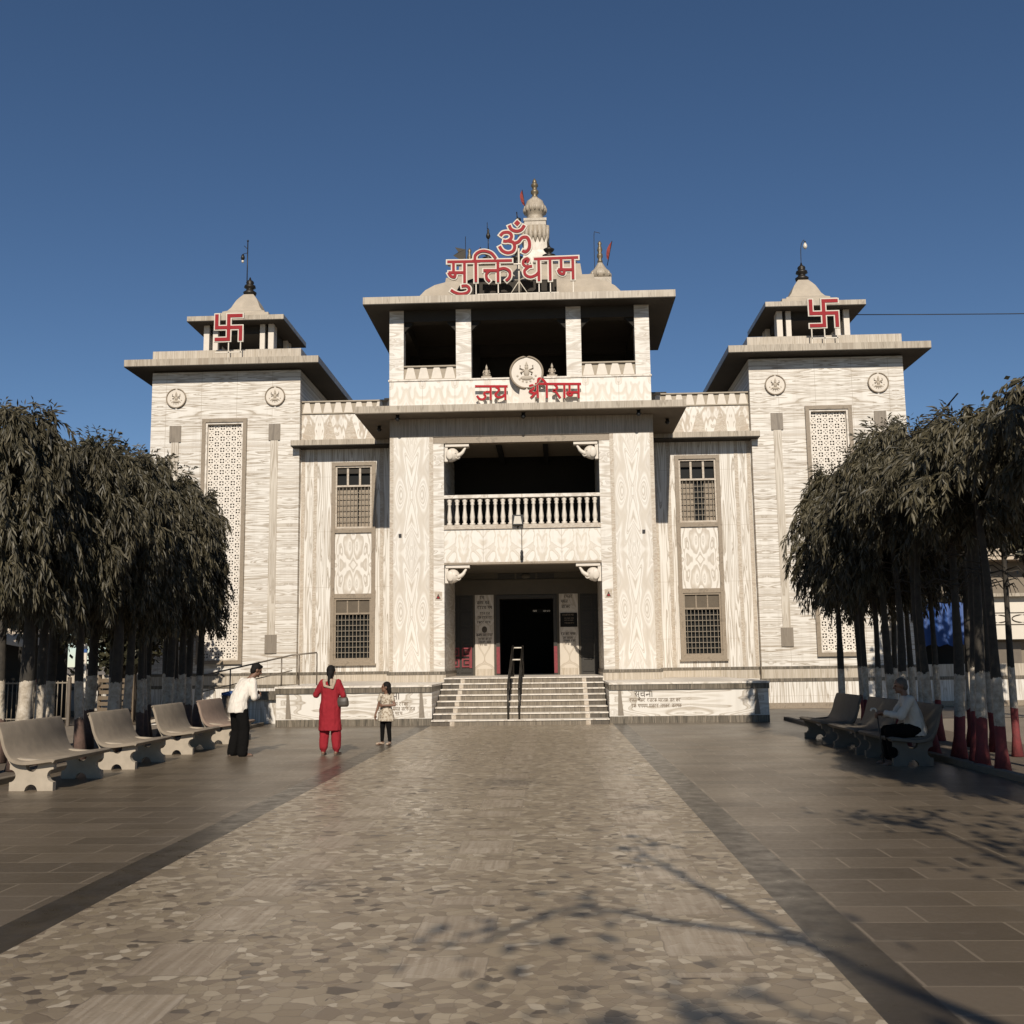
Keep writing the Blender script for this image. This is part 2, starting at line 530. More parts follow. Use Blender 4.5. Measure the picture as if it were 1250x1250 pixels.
def mat_path():
    m = NT('crazy paved marble')
    o = m.obj()
    s = m.sep(o)
    warp = m.n('ShaderNodeTexNoise')
    m.link(o, warp.inputs['Vector'])
    warp.inputs['Scale'].default_value = 8.0
    warp.inputs['Detail'].default_value = 3.0
    wv = m.n('ShaderNodeVectorMath', operation='MULTIPLY_ADD')
    m.link(warp.outputs[1], wv.inputs[0])
    wv.inputs[1].default_value = (0.07, 0.07, 0)
    m.link(o, wv.inputs[2])

    def vor(feature, scale):
        v = m.n('ShaderNodeTexVoronoi', feature=feature, voronoi_dimensions='2D')
        m.link(wv.outputs[0], v.inputs['Vector'])
        v.inputs['Scale'].default_value = scale
        v.inputs['Randomness'].default_value = 1.0
        return v
    va, vb = vor('F1', 14.0), vor('DISTANCE_TO_EDGE', 14.0)
    va2, vb2 = vor('F1', 8.0), vor('DISTANCE_TO_EDGE', 8.0)
    pick = m.math('GREATER_THAN', m.noise(o, 1.3, 2, 0.5), 0.54)
    rnd = m.mix(pick, va.outputs['Color'], va2.outputs['Color'])
    edge = m.math('ADD', m.math('MULTIPLY', vb.outputs['Distance'], m.math('SUBTRACT', 1.0, pick)), m.math('MULTIPLY', vb2.outputs['Distance'], m.math('MULTIPLY', pick, 1.0)))
    rs = m.n('ShaderNodeSeparateColor')
    m.link(rnd, rs.inputs[0])
    col = m.ramp(rs.outputs[0], [(0.0, (0.20, 0.152, 0.096)), (0.18, (0.265, 0.205, 0.128)), (0.38, (0.235, 0.18, 0.114)), (0.56, (0.36, 0.288, 0.192)),
                                 (0.70, (0.285, 0.222, 0.142)), (0.83, (0.45, 0.375, 0.268)), (0.88, (0.19, 0.143, 0.093)), (0.955, (0.075, 0.056, 0.036)), (1.0, (0.05, 0.038, 0.025))], 'CONSTANT')
    grain = m.noise(m.comb(m.math('MULTIPLY', s[0], 20.0), m.math('MULTIPLY', s[1], 6.0), rs.outputs[1]), 1.0, 4, 0.6)
    col = m.mix(m.math('MULTIPLY', grain, 0.35), col, (0.19, 0.145, 0.10))
    grout = m.ramp(edge, [(0.0, 1.0), (0.03, 0.8), (0.07, 0.0)])
    col = m.mix(m.math('MULTIPLY', grout, 0.5), col, (0.16, 0.12, 0.08))
    # three columns of cut rectangular slabs
    px = m.math('PINGPONG', m.math('ADD', s[0], 74.0 - 0.03), 0.7425)
    py = m.math('FRACT', m.math('DIVIDE', m.math('ADD', s[1], m.math('MULTIPLY', m.math('FLOOR', m.math('DIVIDE', m.math('ADD', s[0], 20.76), 1.485)), 0.31)), 0.98))
    jig = m.math('MULTIPLY', m.math('SUBTRACT', warp.outputs[0], 0.5), 0.03)
    inx = m.math('LESS_THAN', m.math('ADD', px, jig), 0.245)
    iny = m.math('LESS_THAN', m.math('ABSOLUTE', m.math('SUBTRACT', py, 0.5)), 0.34)
    row = m.math('FLOOR', m.math('DIVIDE', s[1], 0.98))
    wn = m.n('ShaderNodeTexWhiteNoise', noise_dimensions='2D')
    m.link(m.comb(m.math('FLOOR', m.math('DIVIDE', m.math('ADD', s[0], 20.76), 1.485)), row, 0), wn.inputs['Vector'])
    keep = m.math('LESS_THAN', wn.outputs['Value'], 0.80)
    mask = m.math('MULTIPLY', m.math('MULTIPLY', inx, iny), keep)
    streak = m.noise(m.comb(m.math('MULTIPLY', s[0], 26.0), m.math('MULTIPLY', s[1], 1.3), wn.outputs['Value']), 1.0, 4, 0.65)
    sl = m.ramp(streak, [(0.3, (0.215, 0.162, 0.105)), (0.5, (0.315, 0.248, 0.17)), (0.7, (0.40, 0.33, 0.245))])
    sl = m.mix(m.math('MULTIPLY', wn.outputs['Value'], 0.5), sl, (0.20, 0.15, 0.10))
    ed = m.math('MAXIMUM', m.math('GREATER_THAN', m.math('ADD', px, jig), 0.236), m.math('GREATER_THAN', m.math('ABSOLUTE', m.math('SUBTRACT', py, 0.5)), 0.331))
    sl = m.mix(m.math('MULTIPLY', ed, 0.5), sl, (0.10, 0.075, 0.05))
    col = m.mix(mask, col, sl)
    big = m.noise(o, 0.45, 5, 0.65)
    col = m.mix(m.math('MULTIPLY', m.ramp(big, [(0.35, 0.0), (0.7, 1.0)]), 0.16), col, (0.20, 0.152, 0.098))
    # old dark stains trodden into the marble
    stn = None
    for cx, cy, rx, ry in ((0.28, 15.0, 0.55, 0.6), (-0.9, 8.3, 0.2, 0.3), (1.9, 12.4, 0.3, 0.3)):
        d = m.math('ADD', m.math('POWER', m.math('DIVIDE', m.math('SUBTRACT', s[0], cx), rx), 2.0), m.math('POWER', m.math('DIVIDE', m.math('SUBTRACT', s[1], cy), ry), 2.0))
        d = m.math('ADD', d, m.math('MULTIPLY', m.math('SUBTRACT', m.noise(o, 7.0, 5, 0.75), 0.5), 5.0))
        k = m.ramp(d, [(0.0, 1.0), (0.9, 0.0)])
        stn = k if stn is None else m.math('MAXIMUM', stn, k)
    col = m.mix(m.math('MULTIPLY', stn, 0.62), col, (0.055, 0.042, 0.03))
    m.bump(m.math('ADD', m.math('MULTIPLY', grout, -0.5), m.math('MULTIPLY', rs.outputs[2], 0.35)), 0.25, 0.008)
    r = m.ramp(m.math('ADD', m.math('MULTIPLY', rs.outputs[1], 0.5), m.math('MULTIPLY', big, 0.5)), [(0.2, 0.26), (0.8, 0.5)])
    return m.fin(col, r, 0, 0.5)


def mat_border():
    m = NT('dark border stone')
    o = m.obj()
    s = m.sep(o)
    c = m.ramp(m.noise(o, 2.2, 5, 0.65), [(0.3, (0.036, 0.028, 0.018)), (0.7, (0.062, 0.048, 0.031))])
    j = m.math('LESS_THAN', m.math('PINGPONG', m.math('ADD', s[1], 40), 0.6), 0.006)
    c = m.mix(m.math('MULTIPLY', j, 0.6), c, (0.03, 0.024, 0.018))
    return m.fin(c, m.ramp(m.noise(o, 5, 4, 0.6), [(0.3, 0.25), (0.7, 0.45)]), 0, 0.5)


M['ground'] = mat_ground()
M['slate'] = mat_slate()
M['path'] = mat_path()
M['border'] = mat_border()
M['kerb'] = plain('kerb concrete', (0.15, 0.12, 0.085), 0.85, var=0.3)
M['soil'] = plain('dry soil', (0.10, 0.075, 0.05), 0.95, var=0.4, scale=5)
sheet('ground', -1500, 1500, -600, 3000, -0.012, 'ground')
sheet('plaza', -6.95, -2.67, -12, 33, 0.0, 'slate')
sheet('plaza', 2.74, 6.95, -12, 33, 0.0, 'slate')
sheet('path', -2.33, 2.40, -12, 28.6, 0.0, 'path')
sheet('path_border', -2.67, -2.33, -12, 33, 0.0, 'border')
sheet('path_border', 2.40, 2.74, -12, 33, 0.0, 'border')
sheet('plaza', -40, -6.95, 30.2, 36, 0.0, 'slate')
sheet('plaza', 6.95, 13.5, 29.2, 36, 0.0, 'slate')
for s_ in (-1, 1):
    mb = MB()
    mb.box(s_ * 6.95, s_ * 7.08, -12, 29.0, -0.1, 0.09)
    structure(mb.build('kerb', 'kerb', bevel=0.012))
    sheet('soil_bed', min(s_ * 7.08, s_ * 9.4), max(s_ * 7.08, s_ * 9.4), -12, 29.0, 0.03, 'soil')

# ------------------------------------------------------------------ the temple
YT, YP, YW = 35.65, 32.36, 35.92
temple = thing('temple', 'white veined marble temple with two corner towers, red signs and a stepped entrance', 'temple', (0, YP, 0))


def part(mb, name, mats, label=None, parent=None, bevel=0):
    return mb.build(name, mats, parent or temple, label, bevel)


# --- plinth band all along the foot of the building
for s in (-1, 1):
    mb = MB()
    mb.box(s * 2.36, s * 4.14, YP - 0.05, YW, 0.0, 0.97, 0)
    mb.box(s * 2.36, s * 4.14, YP - 0.05, YW, 0.97, 1.27, 1)
    mb.box(s * 2.36, s * 4.14, YP - 0.07, YW, 1.27, 1.36, 2)
    mb.box(s * 4.14, s * 7.71, YW - 0.06, YW + 0.5, 0.0, 0.97, 0)
    mb.box(s * 4.14, s * 7.71, YW - 0.06, YW + 0.5, 0.97, 1.27, 1)
    mb.box(s * 4.14, s * 7.71, YW - 0.08, YW + 0.5, 1.27, 1.36, 2)
    part(mb, 'plinth', ['notice', 'band', 'darkband'])

# --- central pillars, jambs, balcony panel
for s in (-1, 1):
    mb = MB()
    mb.box(s * 2.85, s * 3.96, YP, YW, 1.36, 8.57)
    p = part(mb, 'pillar', 'pillar')
    for a, b in ((2.73, 2.85), (3.96, 4.08)):
        mb = MB()
        mb.box(s * a, s * b, YP + 0.004, YW, 1.36, 8.57)
        part(mb, 'edging_strip', 'strip', parent=p)
    mb = MB()
    mb.box(s * 2.40, s * 2.73, YP + 0.03, YW, 1.36, 8.36)
    j = part(mb, 'jamb', 'jamb')
    mb = MB()
    mb.box(s * 2.47, s * 2.70, YP + 0.018, YP + 0.04, 3.50, 3.76, 0)
    mb.prism([(s * 2.585 - 0.075, 3.54), (s * 2.585 + 0.075, 3.54), (s * 2.585, 3.70)], YP + 0.010, YP + 0.03, 1)
    mb.box(s * 2.585 - 0.03, s * 2.585 + 0.03, YP + 0.004, YP + 0.02, 3.56, 3.61, 2)
    part(mb, 'deity_tile', ['strip', 'ink', 'red'], parent=j)
    mb = MB()
    mb.box(s * (3.75 if s < 0 else 3.70) - 0.045, s * (3.75 if s < 0 else 3.70) + 0.045, YP - 0.05, YP, 5.46, 5.55)
    part(mb, 'junction_box', 'box', parent=p)

mb = MB()
mb.box(-4.08, 4.08, YP - 0.012, YW, 8.57, 9.14, 0)  # the canopy's cast shadow is coloured into this band
mb.box(-2.73, 2.73, YP + 0.02, YP + 0.35, 8.36, 8.57, 1)
part(mb, 'lintel_band', ['shadeband', 'frame'])
mb = MB()
mb.box(-2.40, 2.40, YP + 0.02, YP + 0.32, 4.64, 5.66, 0)
mb.box(-2.40, 2.40, YP + 0.0, YP + 0.34, 4.575, 4.64, 1)
mb.box(-2.40, 2.40, YP - 0.03, YP + 0.36, 5.66, 5.79, 2)
part(mb, 'balcony_front', ['beam', 'frame', 'strip'])
# balustrade
mb = MB()
mb.box(-2.40, 2.40, YP + 0.02, YP + 0.28, 6.63, 6.73)
rail = part(mb, 'balustrade', 'tread')
bprof = [(0.085, 5.79), (0.085, 5.86), (0.05, 5.88), (0.072, 5.98), (0.078, 6.05), (0.05, 6.28), (0.045, 6.42), (0.07, 6.46), (0.05, 6.49), (0.08, 6.55), (0.085, 6.63)]
mb = MB()
mb.lathe(0, YP + 0.15, bprof, 10)
bal_me = mb.mesh('baluster', 'petal', ORG[temple])
for k in range(20):
    o = bpy.data.objects.new('baluster', bal_me)
    COL.objects.link(o)
    o.parent = rail
    o.location = (-2.24 + k * 4.48 / 19, 0, 0)

# elephant head brackets in the corners of both openings
def elephant(s, zt):
    mb = MB()
    x0 = s * 2.36
    y = YP + 0.16
    mb.box(x0, x0 - s * 0.74, y - 0.16, y + 0.16, zt - 0.09, zt - 0.02)
    mb.box(x0 + s * 0.02, x0 - s * 0.08, y - 0.13, y + 0.13, zt - 0.55, zt - 0.09)
    mb.ell((x0 - s * 0.22, y - 0.05, zt - 0.33), (0.21, 0.17, 0.21))
    mb.ell((x0 - s * 0.15, y - 0.19, zt - 0.34), (0.12, 0.04, 0.16))
    mb.ell((x0 - s * 0.33, y - 0.195, zt - 0.30), (0.022, 0.02, 0.018))
    mb.ell((x0 - s * 0.17, y - 0.04, zt - 0.46), (0.11, 0.11, 0.10))
    tr = smooth_path([(x0 - s * 0.28, y - 0.06, zt - 0.36), (x0 - s * 0.40, y - 0.09, zt - 0.36), (x0 - s * 0.52, y - 0.10, zt - 0.29),
                      (x0 - s * 0.58, y - 0.09, zt - 0.20), (x0 - s * 0.63, y - 0.08, zt - 0.12)], 5)
    mb.tube(tr, [0.085 - 0.052 * i / (len(tr) - 1) for i in range(len(tr))], 8)
    for dy in (-0.14, -0.02):
        tk = smooth_path([(x0 - s * 0.30, y + dy, zt - 0.42), (x0 - s * 0.40, y + dy, zt - 0.46), (x0 - s * 0.47, y + dy, zt - 0.41)], 4)
        mb.tube(tk, [0.026 - 0.018 * i / (len(tk) - 1) for i in range(len(tk))], 6)
    part(mb, 'elephant_bracket', 'petal')


for s in (-1, 1):
    elephant(s, 8.34)
    elephant(s, 4.57)

# --- upper storey room (behind the balcony) and the porch
mb = MB()
mb.box(-4.08, 4.08, YW + 0.9, YW + 1.1, 5.55, 9.2)
mb.box(-4.06, 4.06, YP + 0.35, YW + 0.9, 8.60, 8.75)
for x in (-0.75, 0.75):
    mb.box(x - 0.08, x + 0.08, YP + 0.5, YW + 0.9, 8.42, 8.60)
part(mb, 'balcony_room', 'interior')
mb = MB()
mb.box(-4.06, 4.06, YP + 0.32, YW + 1.1, 5.40, 5.55)
mb.box(-2.40, 2.40, YP + 0.32, YW, 4.58, 4.72)
part(mb, 'porch_ceiling', 'porchwall')
ZF = 1.175
mb = MB()
mb.box(-2.36, 2.36, 31.72, YW + 4.0, 0.6, ZF)
part(mb, 'porch_floor', 'tread')
YB = YW
mb = MB()     # back wall of the porch: deep lintel with piers either side of the doorway
mb.box(-2.73, 2.73, YB, YB + 0.4, 3.90, 4.62, 0)
for a, b in ((1.02, 1.10), (1.73, 1.80)):
    for s in (-1, 1):
        mb.box(s * a, s * b, YB, YB + 0.4, ZF, 3.90, 0)
mb.box(-2.73, 2.73, YB - 0.05, YB, 3.86, 4.36, 0)
part(mb, 'porch_wall', 'porchwall')
mb = MB()
mb.box(-0.95, 0.95, YB - 0.03, YB - 0.002, 4.38, 4.57, 0)
for x in (-0.35, 0.35):
    mb.box(x - 0.03, x + 0.03, YB - 0.05, YB - 0.03, 4.38, 4.57, 1)
mb.ell((0, YB - 0.05, 4.47), (0.16, 0.03, 0.085), mi=1)
part(mb, 'transom_panel', ['bronze', 'porchwall'])
mb = MB()
mb.frame(-1.02, 1.02, ZF - 0.1, 3.84, YB - 0.06, YB + 0.3, 0.12)
df = part(mb, 'door_frame', 'bronze')
mb = MB()
for s in (-1, 1):
    mb.box(s * 0.905, s * 1.015, YB - 0.075, YB - 0.062, ZF + 0.06, 2.12)
part(mb, 'red_stencil', 'redpaint', parent=df)
mb = MB()
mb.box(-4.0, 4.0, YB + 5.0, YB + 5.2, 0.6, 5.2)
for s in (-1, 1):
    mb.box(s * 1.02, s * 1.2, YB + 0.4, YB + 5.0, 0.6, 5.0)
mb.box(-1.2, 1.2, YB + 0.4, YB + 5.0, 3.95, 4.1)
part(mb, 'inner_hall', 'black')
for s in (1, -1):
    mb = MB()
    mb.box(s * 1.79, s * 2.73, YB + 0.02, YB + 0.08, ZF, 3.86, 0)
    for i in range(5):
        for j in range(2):
            xa = s * (1.86 + j * 0.42)
            mb.frame(min(xa, xa + s * 0.36), max(xa, xa + s * 0.36), ZF + 0.1 + i * 0.52, ZF + 0.54 + i * 0.52, YB - 0.01, YB + 0.02, 0.04, 0)
    sdoor = part(mb, 'side_door', 'bronze')
mb = MB()
random.seed(3)
for i in range(2):
    for j in range(2):
        xa = -2.60 + j * 0.42
        mb.frame(xa, xa + 0.34, ZF + 0.28 + i * 0.36, ZF + 0.57 + i * 0.36, YB - 0.026, YB - 0.012, 0.05, 0)
        mb.box(xa + 0.10, xa + 0.24, YB - 0.026, YB - 0.012, ZF + 0.38 + i * 0.36, ZF + 0.48 + i * 0.36, 0)
mb.box(-1.93, -1.84, YB - 0.028, YB - 0.012, ZF + 0.25, ZF + 0.95, 0)
part(mb, 'red_stencil', 'redpaint', parent=sdoor)

# a small hand of letters used for lines of writing far away
LET = [
    [[(.75, 1), (.75, 0)], [(.2, 1), (.2, .42), (.75, .42)], [(.2, .42), (.05, .25)]],
    [[(.75, 1), (.75, 0)], [(.1, .55), (.75, .55)], [(.2, .55), (.1, .3), (.3, .12)]],
    [[(.35, 1), (.4, .7), (.15, .6), (.5, .05)]],
    [[(.75, 1), (.75, 0)], [(.75, .6), (.3, .6), (.15, .3), (.4, .15), (.75, .35)]],
    [[(.75, 1), (.75, 0)], [(.15, .95), (.3, .7), (.15, .5), (.75, .42)]],
    [[(.45, 1), (.45, 0)], [(.45, .6), (.1, .55), (.15, .25), (.45, .3)], [(.45, .6), (.85, .6), (.8, .2)]],
    [[(.5, 1), (.5, .7), (.15, .5), (.3, .2), (.6, .1)]],
]


def scribble_line(mb, x0, x1, z, h, y, mi, rng, wd=None):
    wd = wd or h * 0.17
    x = x0
    k = 0
    while x < x1 - h * 1.2:
        n = rng.randint(2, 4)
        if x + n * h * 0.75 > x1:
            break
        ribbon(mb, [(x - h * .05, z + h), (x + n * h * 0.75, z + h)], wd, y - 0.0006, 0.002, mi)
        for q in range(n):
            g = rng.choice(LET)
            for st in g:
                ribbon(mb, [(x + q * h * 0.75 + px * h * 0.75, z + pz * h) for px, pz in st], wd, y - 0.0012 - 0.0003 * (k % 5), 0.002, mi)
                k += 1
        x += n * h * 0.75 + h * 0.45


for s in (-1, 1):
    mb = MB()
    mb.box(s * 1.10, s * 1.73, YB - 0.02, YB + 0.3, ZF + 0.22, 3.86, 0)
    mb.box(s * 1.10, s * 1.73, YB - 0.03, YB + 0.3, ZF, ZF + 0.22, 1)
    pr = part(mb, 'inscribed_pier', ['porchmarble', 'band'])
    rng = random.Random(5 + s)
    mb = MB()
    rows = [(3.72, .10, .3), (3.55, .10, .5), (3.38, .10, .46), (3.20, .08, .3), (3.06, .08, .46), (2.9, .08, .5), (2.48, .08, .54), (2.35, .07, .40), (2.25, .07, .36), (2.15, .07, .30)]
    for z, h, wd in rows:
        if s > 0 and 2.7 < z < 3.3:
            continue
        scribble_line(mb, s * 1.415 - wd / 2, s * 1.415 + wd / 2 + 0.06, z, h, YB - 0.023, 0, rng)
    if s < 0:
        mb.ell((-1.415, YB - 0.02, 2.70), (0.09, 0.012, 0.11), mi=0)
    part(mb, 'inscription', 'ink', parent=pr)
    if s > 0:
        mb = MB()
        mb.box(1.13, 1.70, YB - 0.045, YB - 0.021, 2.75, 3.22, 0)
        scribble_line(mb, 1.2, 1.68, 3.12, 0.055, YB - 0.0475, 1, rng)
        for z in (3.02, 2.95, 2.86):
            scribble_line(mb, 1.27, 1.60, z, 0.035, YB - 0.0475, 1, rng)
        part(mb, 'black_plaque', ['black', 'inkpale'], parent=pr)
mb = MB()
rng = random.Random(12)
mb.box(0.18, 0.80, YB + 1.0, YB + 1.02, 3.28, 3.40, 0)
scribble_line(mb, 0.20, 0.50, 3.31, 0.06, YB + 0.997, 1, rng)
scribble_line(mb, 0.55, 0.82, 3.31, 0.05, YB + 0.997, 1, rng)
part(mb, 'hall_nameboard', ['black', 'palemetal'])

# --- entrance steps
steps = None
NST, Y0S = 8, 27.98
mb = MB()
mr = MB()
md = MB()
TR = (31.72 - Y0S) / NST
for i in range(NST):
    z0, z1 = i * ZF / NST, (i + 1) * ZF / NST
    ya = Y0S + i * TR
    mr.box(-1.70, 1.70, ya, 31.73, z0, z1 - 0.03, 0)
    for s in (-1, 1):
        mr.box(s * 1.82, s * 2.30, ya, 31.73, z0, z1 - 0.03, 1)
        md.box(s * 1.70, s * 1.82, ya - 0.015, 31.73, z0, z1 - 0.03)
    mb.box(-2.305, 2.305, ya - 0.03, min(31.73, ya + TR + 0.02), z1 - 0.03, z1)
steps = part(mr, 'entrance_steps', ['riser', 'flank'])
part(mb, 'tread', 'tread', parent=steps)
part(md, 'divider_strip', 'strip', parent=steps)

# --- terraces with notice panels left and right of the steps
DEV = {
    'sa': [[(.75, 1), (.75, 0)], [(.35, 1), (.4, .72), (.15, .62), (.5, .1)], [(.4, .5), (.75, .5)]],
    'uu': [[(.75, 0), (.95, -.12), (1.0, -.3), (.8, -.4), (.55, -.28)]],
    'cha': [[(.8, 1), (.8, 0)], [(.1, .7), (.8, .7)], [(.3, .7), (.2, .35), (.45, .22), (.8, .4)]],
    'na': [[(.8, 1), (.8, 0)], [(.3, .5), (.8, .5)], [(.3, .5), (.18, .4), (.3, .3), (.36, .45)]],
    'aa': [[(.35, 1), (.35, 0)]],
}


def suchana(mb, x, z, h, y, mi, skip=()):
    wd = h * 0.12
    a = 0.0
    ribbon(mb, [(x, z + h), (x + h * 3.0, z + h)], wd, y - 0.001, 0.002, mi)
    k = 0
    for nm, adv in (('sa', 0), ('uu', .95), ('cha', .95), ('na', .8), ('aa', .5)):
        for st in DEV[nm]:
            ribbon(mb, [(x + (a + px) * h, z + pz * h) for px, pz in smooth_path(st, 3)], wd, y - 0.0016 - 0.0004 * k, 0.002, mi)
            k += 1
        a += adv


for s in (-1, 1):
    mb = MB()
    xi, xo = 2.325, 6.46
    YF = 28.3
    mb.box(s * xi, s * xo, YF + 0.005, YP - 0.06, 0.0, 0.18, 1)
    mb.box(s * xi, s * xo, YF + 0.03, YP - 0.06, 0.18, 0.86, 0)
    mb.box(s * xi, s * (xo + 0.02), YF - 0.01, YP - 0.06, 0.86, 1.0, 1)
    mb.box(s * (xi - 0.005), s * (xo + 0.03), YF - 0.03, YP - 0.06, 1.0, 1.05, 2)
    mb.box(s * 4.14, s * xo, YP - 0.06, YW - 0.08, 0.0, 1.04, 2)
    ter = part(mb, 'terrace', ['notice', 'darkband', 'tread'])
    for xx in (xi + 0.28, xo - 0.32):
        mb = MB()
        mb.prism([(s * xx - 0.06, 0.2), (s * xx + 0.09, 0.2), (s * xx + 0.03, 0.84), (s * xx - 0.04, 0.84)], YF + 0.024, YF + 0.05, 0)
        part(mb, 'tapered_inlay', 'square', parent=ter)
    mb = MB()
    rng = random.Random(40 + s)
    if s < 0:
        suchana(mb, -3.72, 0.68, 0.17, YF + 0.027, 0)
        for z, xa, xb in ((0.52, -3.75, -2.75), (0.39, -3.75, -2.75), (0.27, -3.75, -3.0)):
            scribble_line(mb, xa, xb, z, 0.085, YF + 0.027, 1, rng)
    else:
        suchana(mb, 2.98, 0.67, 0.15, YF + 0.027, 0)
        for z, xa, xb in ((0.545, 2.85, 4.25), (0.40, 2.9, 4.3)):
            scribble_line(mb, xa, xb, z, 0.085, YF + 0.027, 1, rng)
    part(mb, 'notice_lettering', ['ink', 'inkpale'], parent=ter)

# --- canopy over the entrance
mb = MB()
YC = 31.5
mb.box(-5.02, 5.02, YC, YW + 0.4, 9.14, 9.17, 1)
mb.box(-5.02, 5.02, YC, YW + 0.4, 9.17, 9.38, 0)
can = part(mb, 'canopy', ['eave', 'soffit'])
for x, y in ((-4.55, 33.2), (4.6, 33.0), (-3.75, 31.75), (3.6, 31.75), (0.1, 31.75)):
    mb = MB()
    mb.lathe(x, y, [(0.06, 9.13), (0.05, 9.06), (0.085, 9.04), (0.05, 8.97), (0.02, 8.95)], 8)
    part(mb, 'bulb_holder', 'box', parent=can)

# --- pavilion on top
mb = MB()
mb.box(-4.10, 4.06, YP, YP + 0.25, 9.38, 10.36, 0)
mb.box(-4.13, 4.09, YP - 0.03, YP + 0.28, 10.36, 10.41, 1)
part(mb, 'pavilion_front', ['panel', 'tread'])
for a, b in ((-4.10, -3.65), (-2.0, -1.52), (1.46, 1.93), (3.60, 4.06)):
    for yy in (YP, 36.2):
        mb = MB()
        mb.box(a, b, yy, yy + 0.45, 10.41, 12.66)
        part(mb, 'pavilion_pillar', 'jamb' if yy == YP else 'interior')  # rear pillars darkened for the pavilion's inner shade


def petals(mb, x0, x1, n, y, z0, z1):
    mb.box(x0, x1, y + 0.04, y + 0.14, z0, z1, 1)
    mb.box(x0, x1, y - 0.03, y + 0.16, z1, z1 + 0.045, 1)
    mb.box(x0, x1, y - 0.03, y + 0.16, z0 - 0.04, z0, 1)
    st = (x1 - x0) / n
    for i in range(n):
        c = x0 + (i + .5) * st
        hh = z1 - z0
        mb.prism([(c - st * .43, z0), (c + st * .43, z0), (c + st * .36, z0 + hh * .35), (c + st * .24, z0 + hh * .9), (c + st * .18, z0 + hh), (c - st * .18, z0 + hh), (c - st * .24, z0 + hh * .9), (c - st * .36, z0 + hh * .35)], y, y + 0.04, 0)


for x0, x1 in ((-3.65, -2.0), (1.93, 3.60)):
    mb = MB()
    petals(mb, x0, x1, 4, YP + 0.08, 10.45, 10.83)
    part(mb, 'lotus_parapet', ['petal', 'petalback'])
mb = MB()
mb.box(-4.05, 4.03, YP + 0.04, YP + 0.40, 12.30, 12.66, 0)
mb.box(-4.05, 4.03, 36.25, 36.6, 12.30, 12.66, 0)
for x in (-3.95, 3.66):
    mb.box(x, x + 0.3, YP + 0.40, 36.25, 12.30, 12.66, 0)
mb.box(-4.05, 4.03, 36.7, 36.85, 9.38, 12.66, 1)  # dark sheets carry the shade inside the pavilion
for x in (-4.1, 3.95):
    mb.box(x, x + 0.12, YP + 2.2, 36.7, 9.38, 12.3, 1)
for x, sg in ((-3.65, 1), (-2.0, -1), (-1.52, 1), (1.46, -1), (1.93, 1), (3.60, -1)):
    mb.prism([(x, 12.30), (x + sg * 0.30, 12.30), (x, 11.98)], YP + 0.12, YP + 0.30, 1)
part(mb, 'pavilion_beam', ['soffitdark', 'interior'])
mb = MB()
mb.box(-4.84, 4.84, 31.73, 37.4, 12.66, 12.69, 1)
mb.box(-4.84, 4.84, 31.73, 37.4, 12.69, 12.91, 0)
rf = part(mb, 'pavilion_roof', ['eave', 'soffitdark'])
mb = MB()
hy = 1.9
mb.squares(0.0, 34.9, [((3.45, 1.5), 12.91), ((3.3, 1.45), 13.5), ((3.1, 1.42), 13.72), ((2.8, 1.38), 13.9), ((2.45, 1.35), 14.0), ((2.42, 1.35), 14.15), ((2.05, 1.2), 14.2), ((2.0, 1.2), 14.58), ((1.8, 1.0), 14.66)], 0)
mb.box(-1.75, 1.65, 36.6, 38.6, 12.9, 15.5, 0)
for x_ in (-1.22, -0.18, 0.98):
    mb.lathe(x_, 37.0, [(0.34, 15.5), (0.30, 15.6), (0.16, 15.68), (0.12, 15.73)], 12)
mb.box(-1.6, 1.2, 32.5, 32.64, 13.25, 13.62, 1)
mb.ell((-1.25, 32.55, 13.25), (0.75, 0.1, 0.5), mi=1)
part(mb, 'stepped_dome', ['roofstone', 'soffitdark'], parent=rf)
mb = MB()
mb.lathe(3.42, 32.3, [(0.0, 12.9), (0.10, 12.92), (0.10, 13.0), (0.14, 13.02), (0.14, 13.06), (0.02, 13.1)], 10)
part(mb, 'roof_vent', 'box', parent=rf)

# dark kalash finials standing round the dome
KAL = [(0.10, 0.0), (0.30, 0.06), (0.34, 0.18), (0.24, 0.30), (0.17, 0.36), (0.30, 0.50), (0.36, 0.66), (0.16, 0.72), (0.12, 0.80), (0.24, 0.90), (0.30, 1.00), (0.12, 1.10), (0.06, 1.20), (0.02, 1.36)]
for x, y, zb, sc, rod in ((-1.22, 37.0, 15.72, 0.62, 2.4), (-0.18, 37.0, 15.72, 0.62, 0), (0.98, 37.0, 15.72, 0.68, 0)):
    mb = MB()
    mb.lathe(x, y, [(r * sc, z * sc) for r, z in KAL], 14, z0=zb)
    if rod:
        mb.tube([(x, y, zb + .75), (x, y, 16.95)], 0.018, 6)
        mb.lathe(x, y, [(0.01, 16.85), (0.06, 16.9), (0.085, 16.98), (0.05, 17.08), (0.035, 17.14), (0.045, 17.19), (0.01, 17.28)], 10)
        mb.tube([(x - 0.03, y, 17.25), (x - 0.03, y, 17.5)], 0.012, 5)
    part(mb, 'kalash_finial', 'finial')

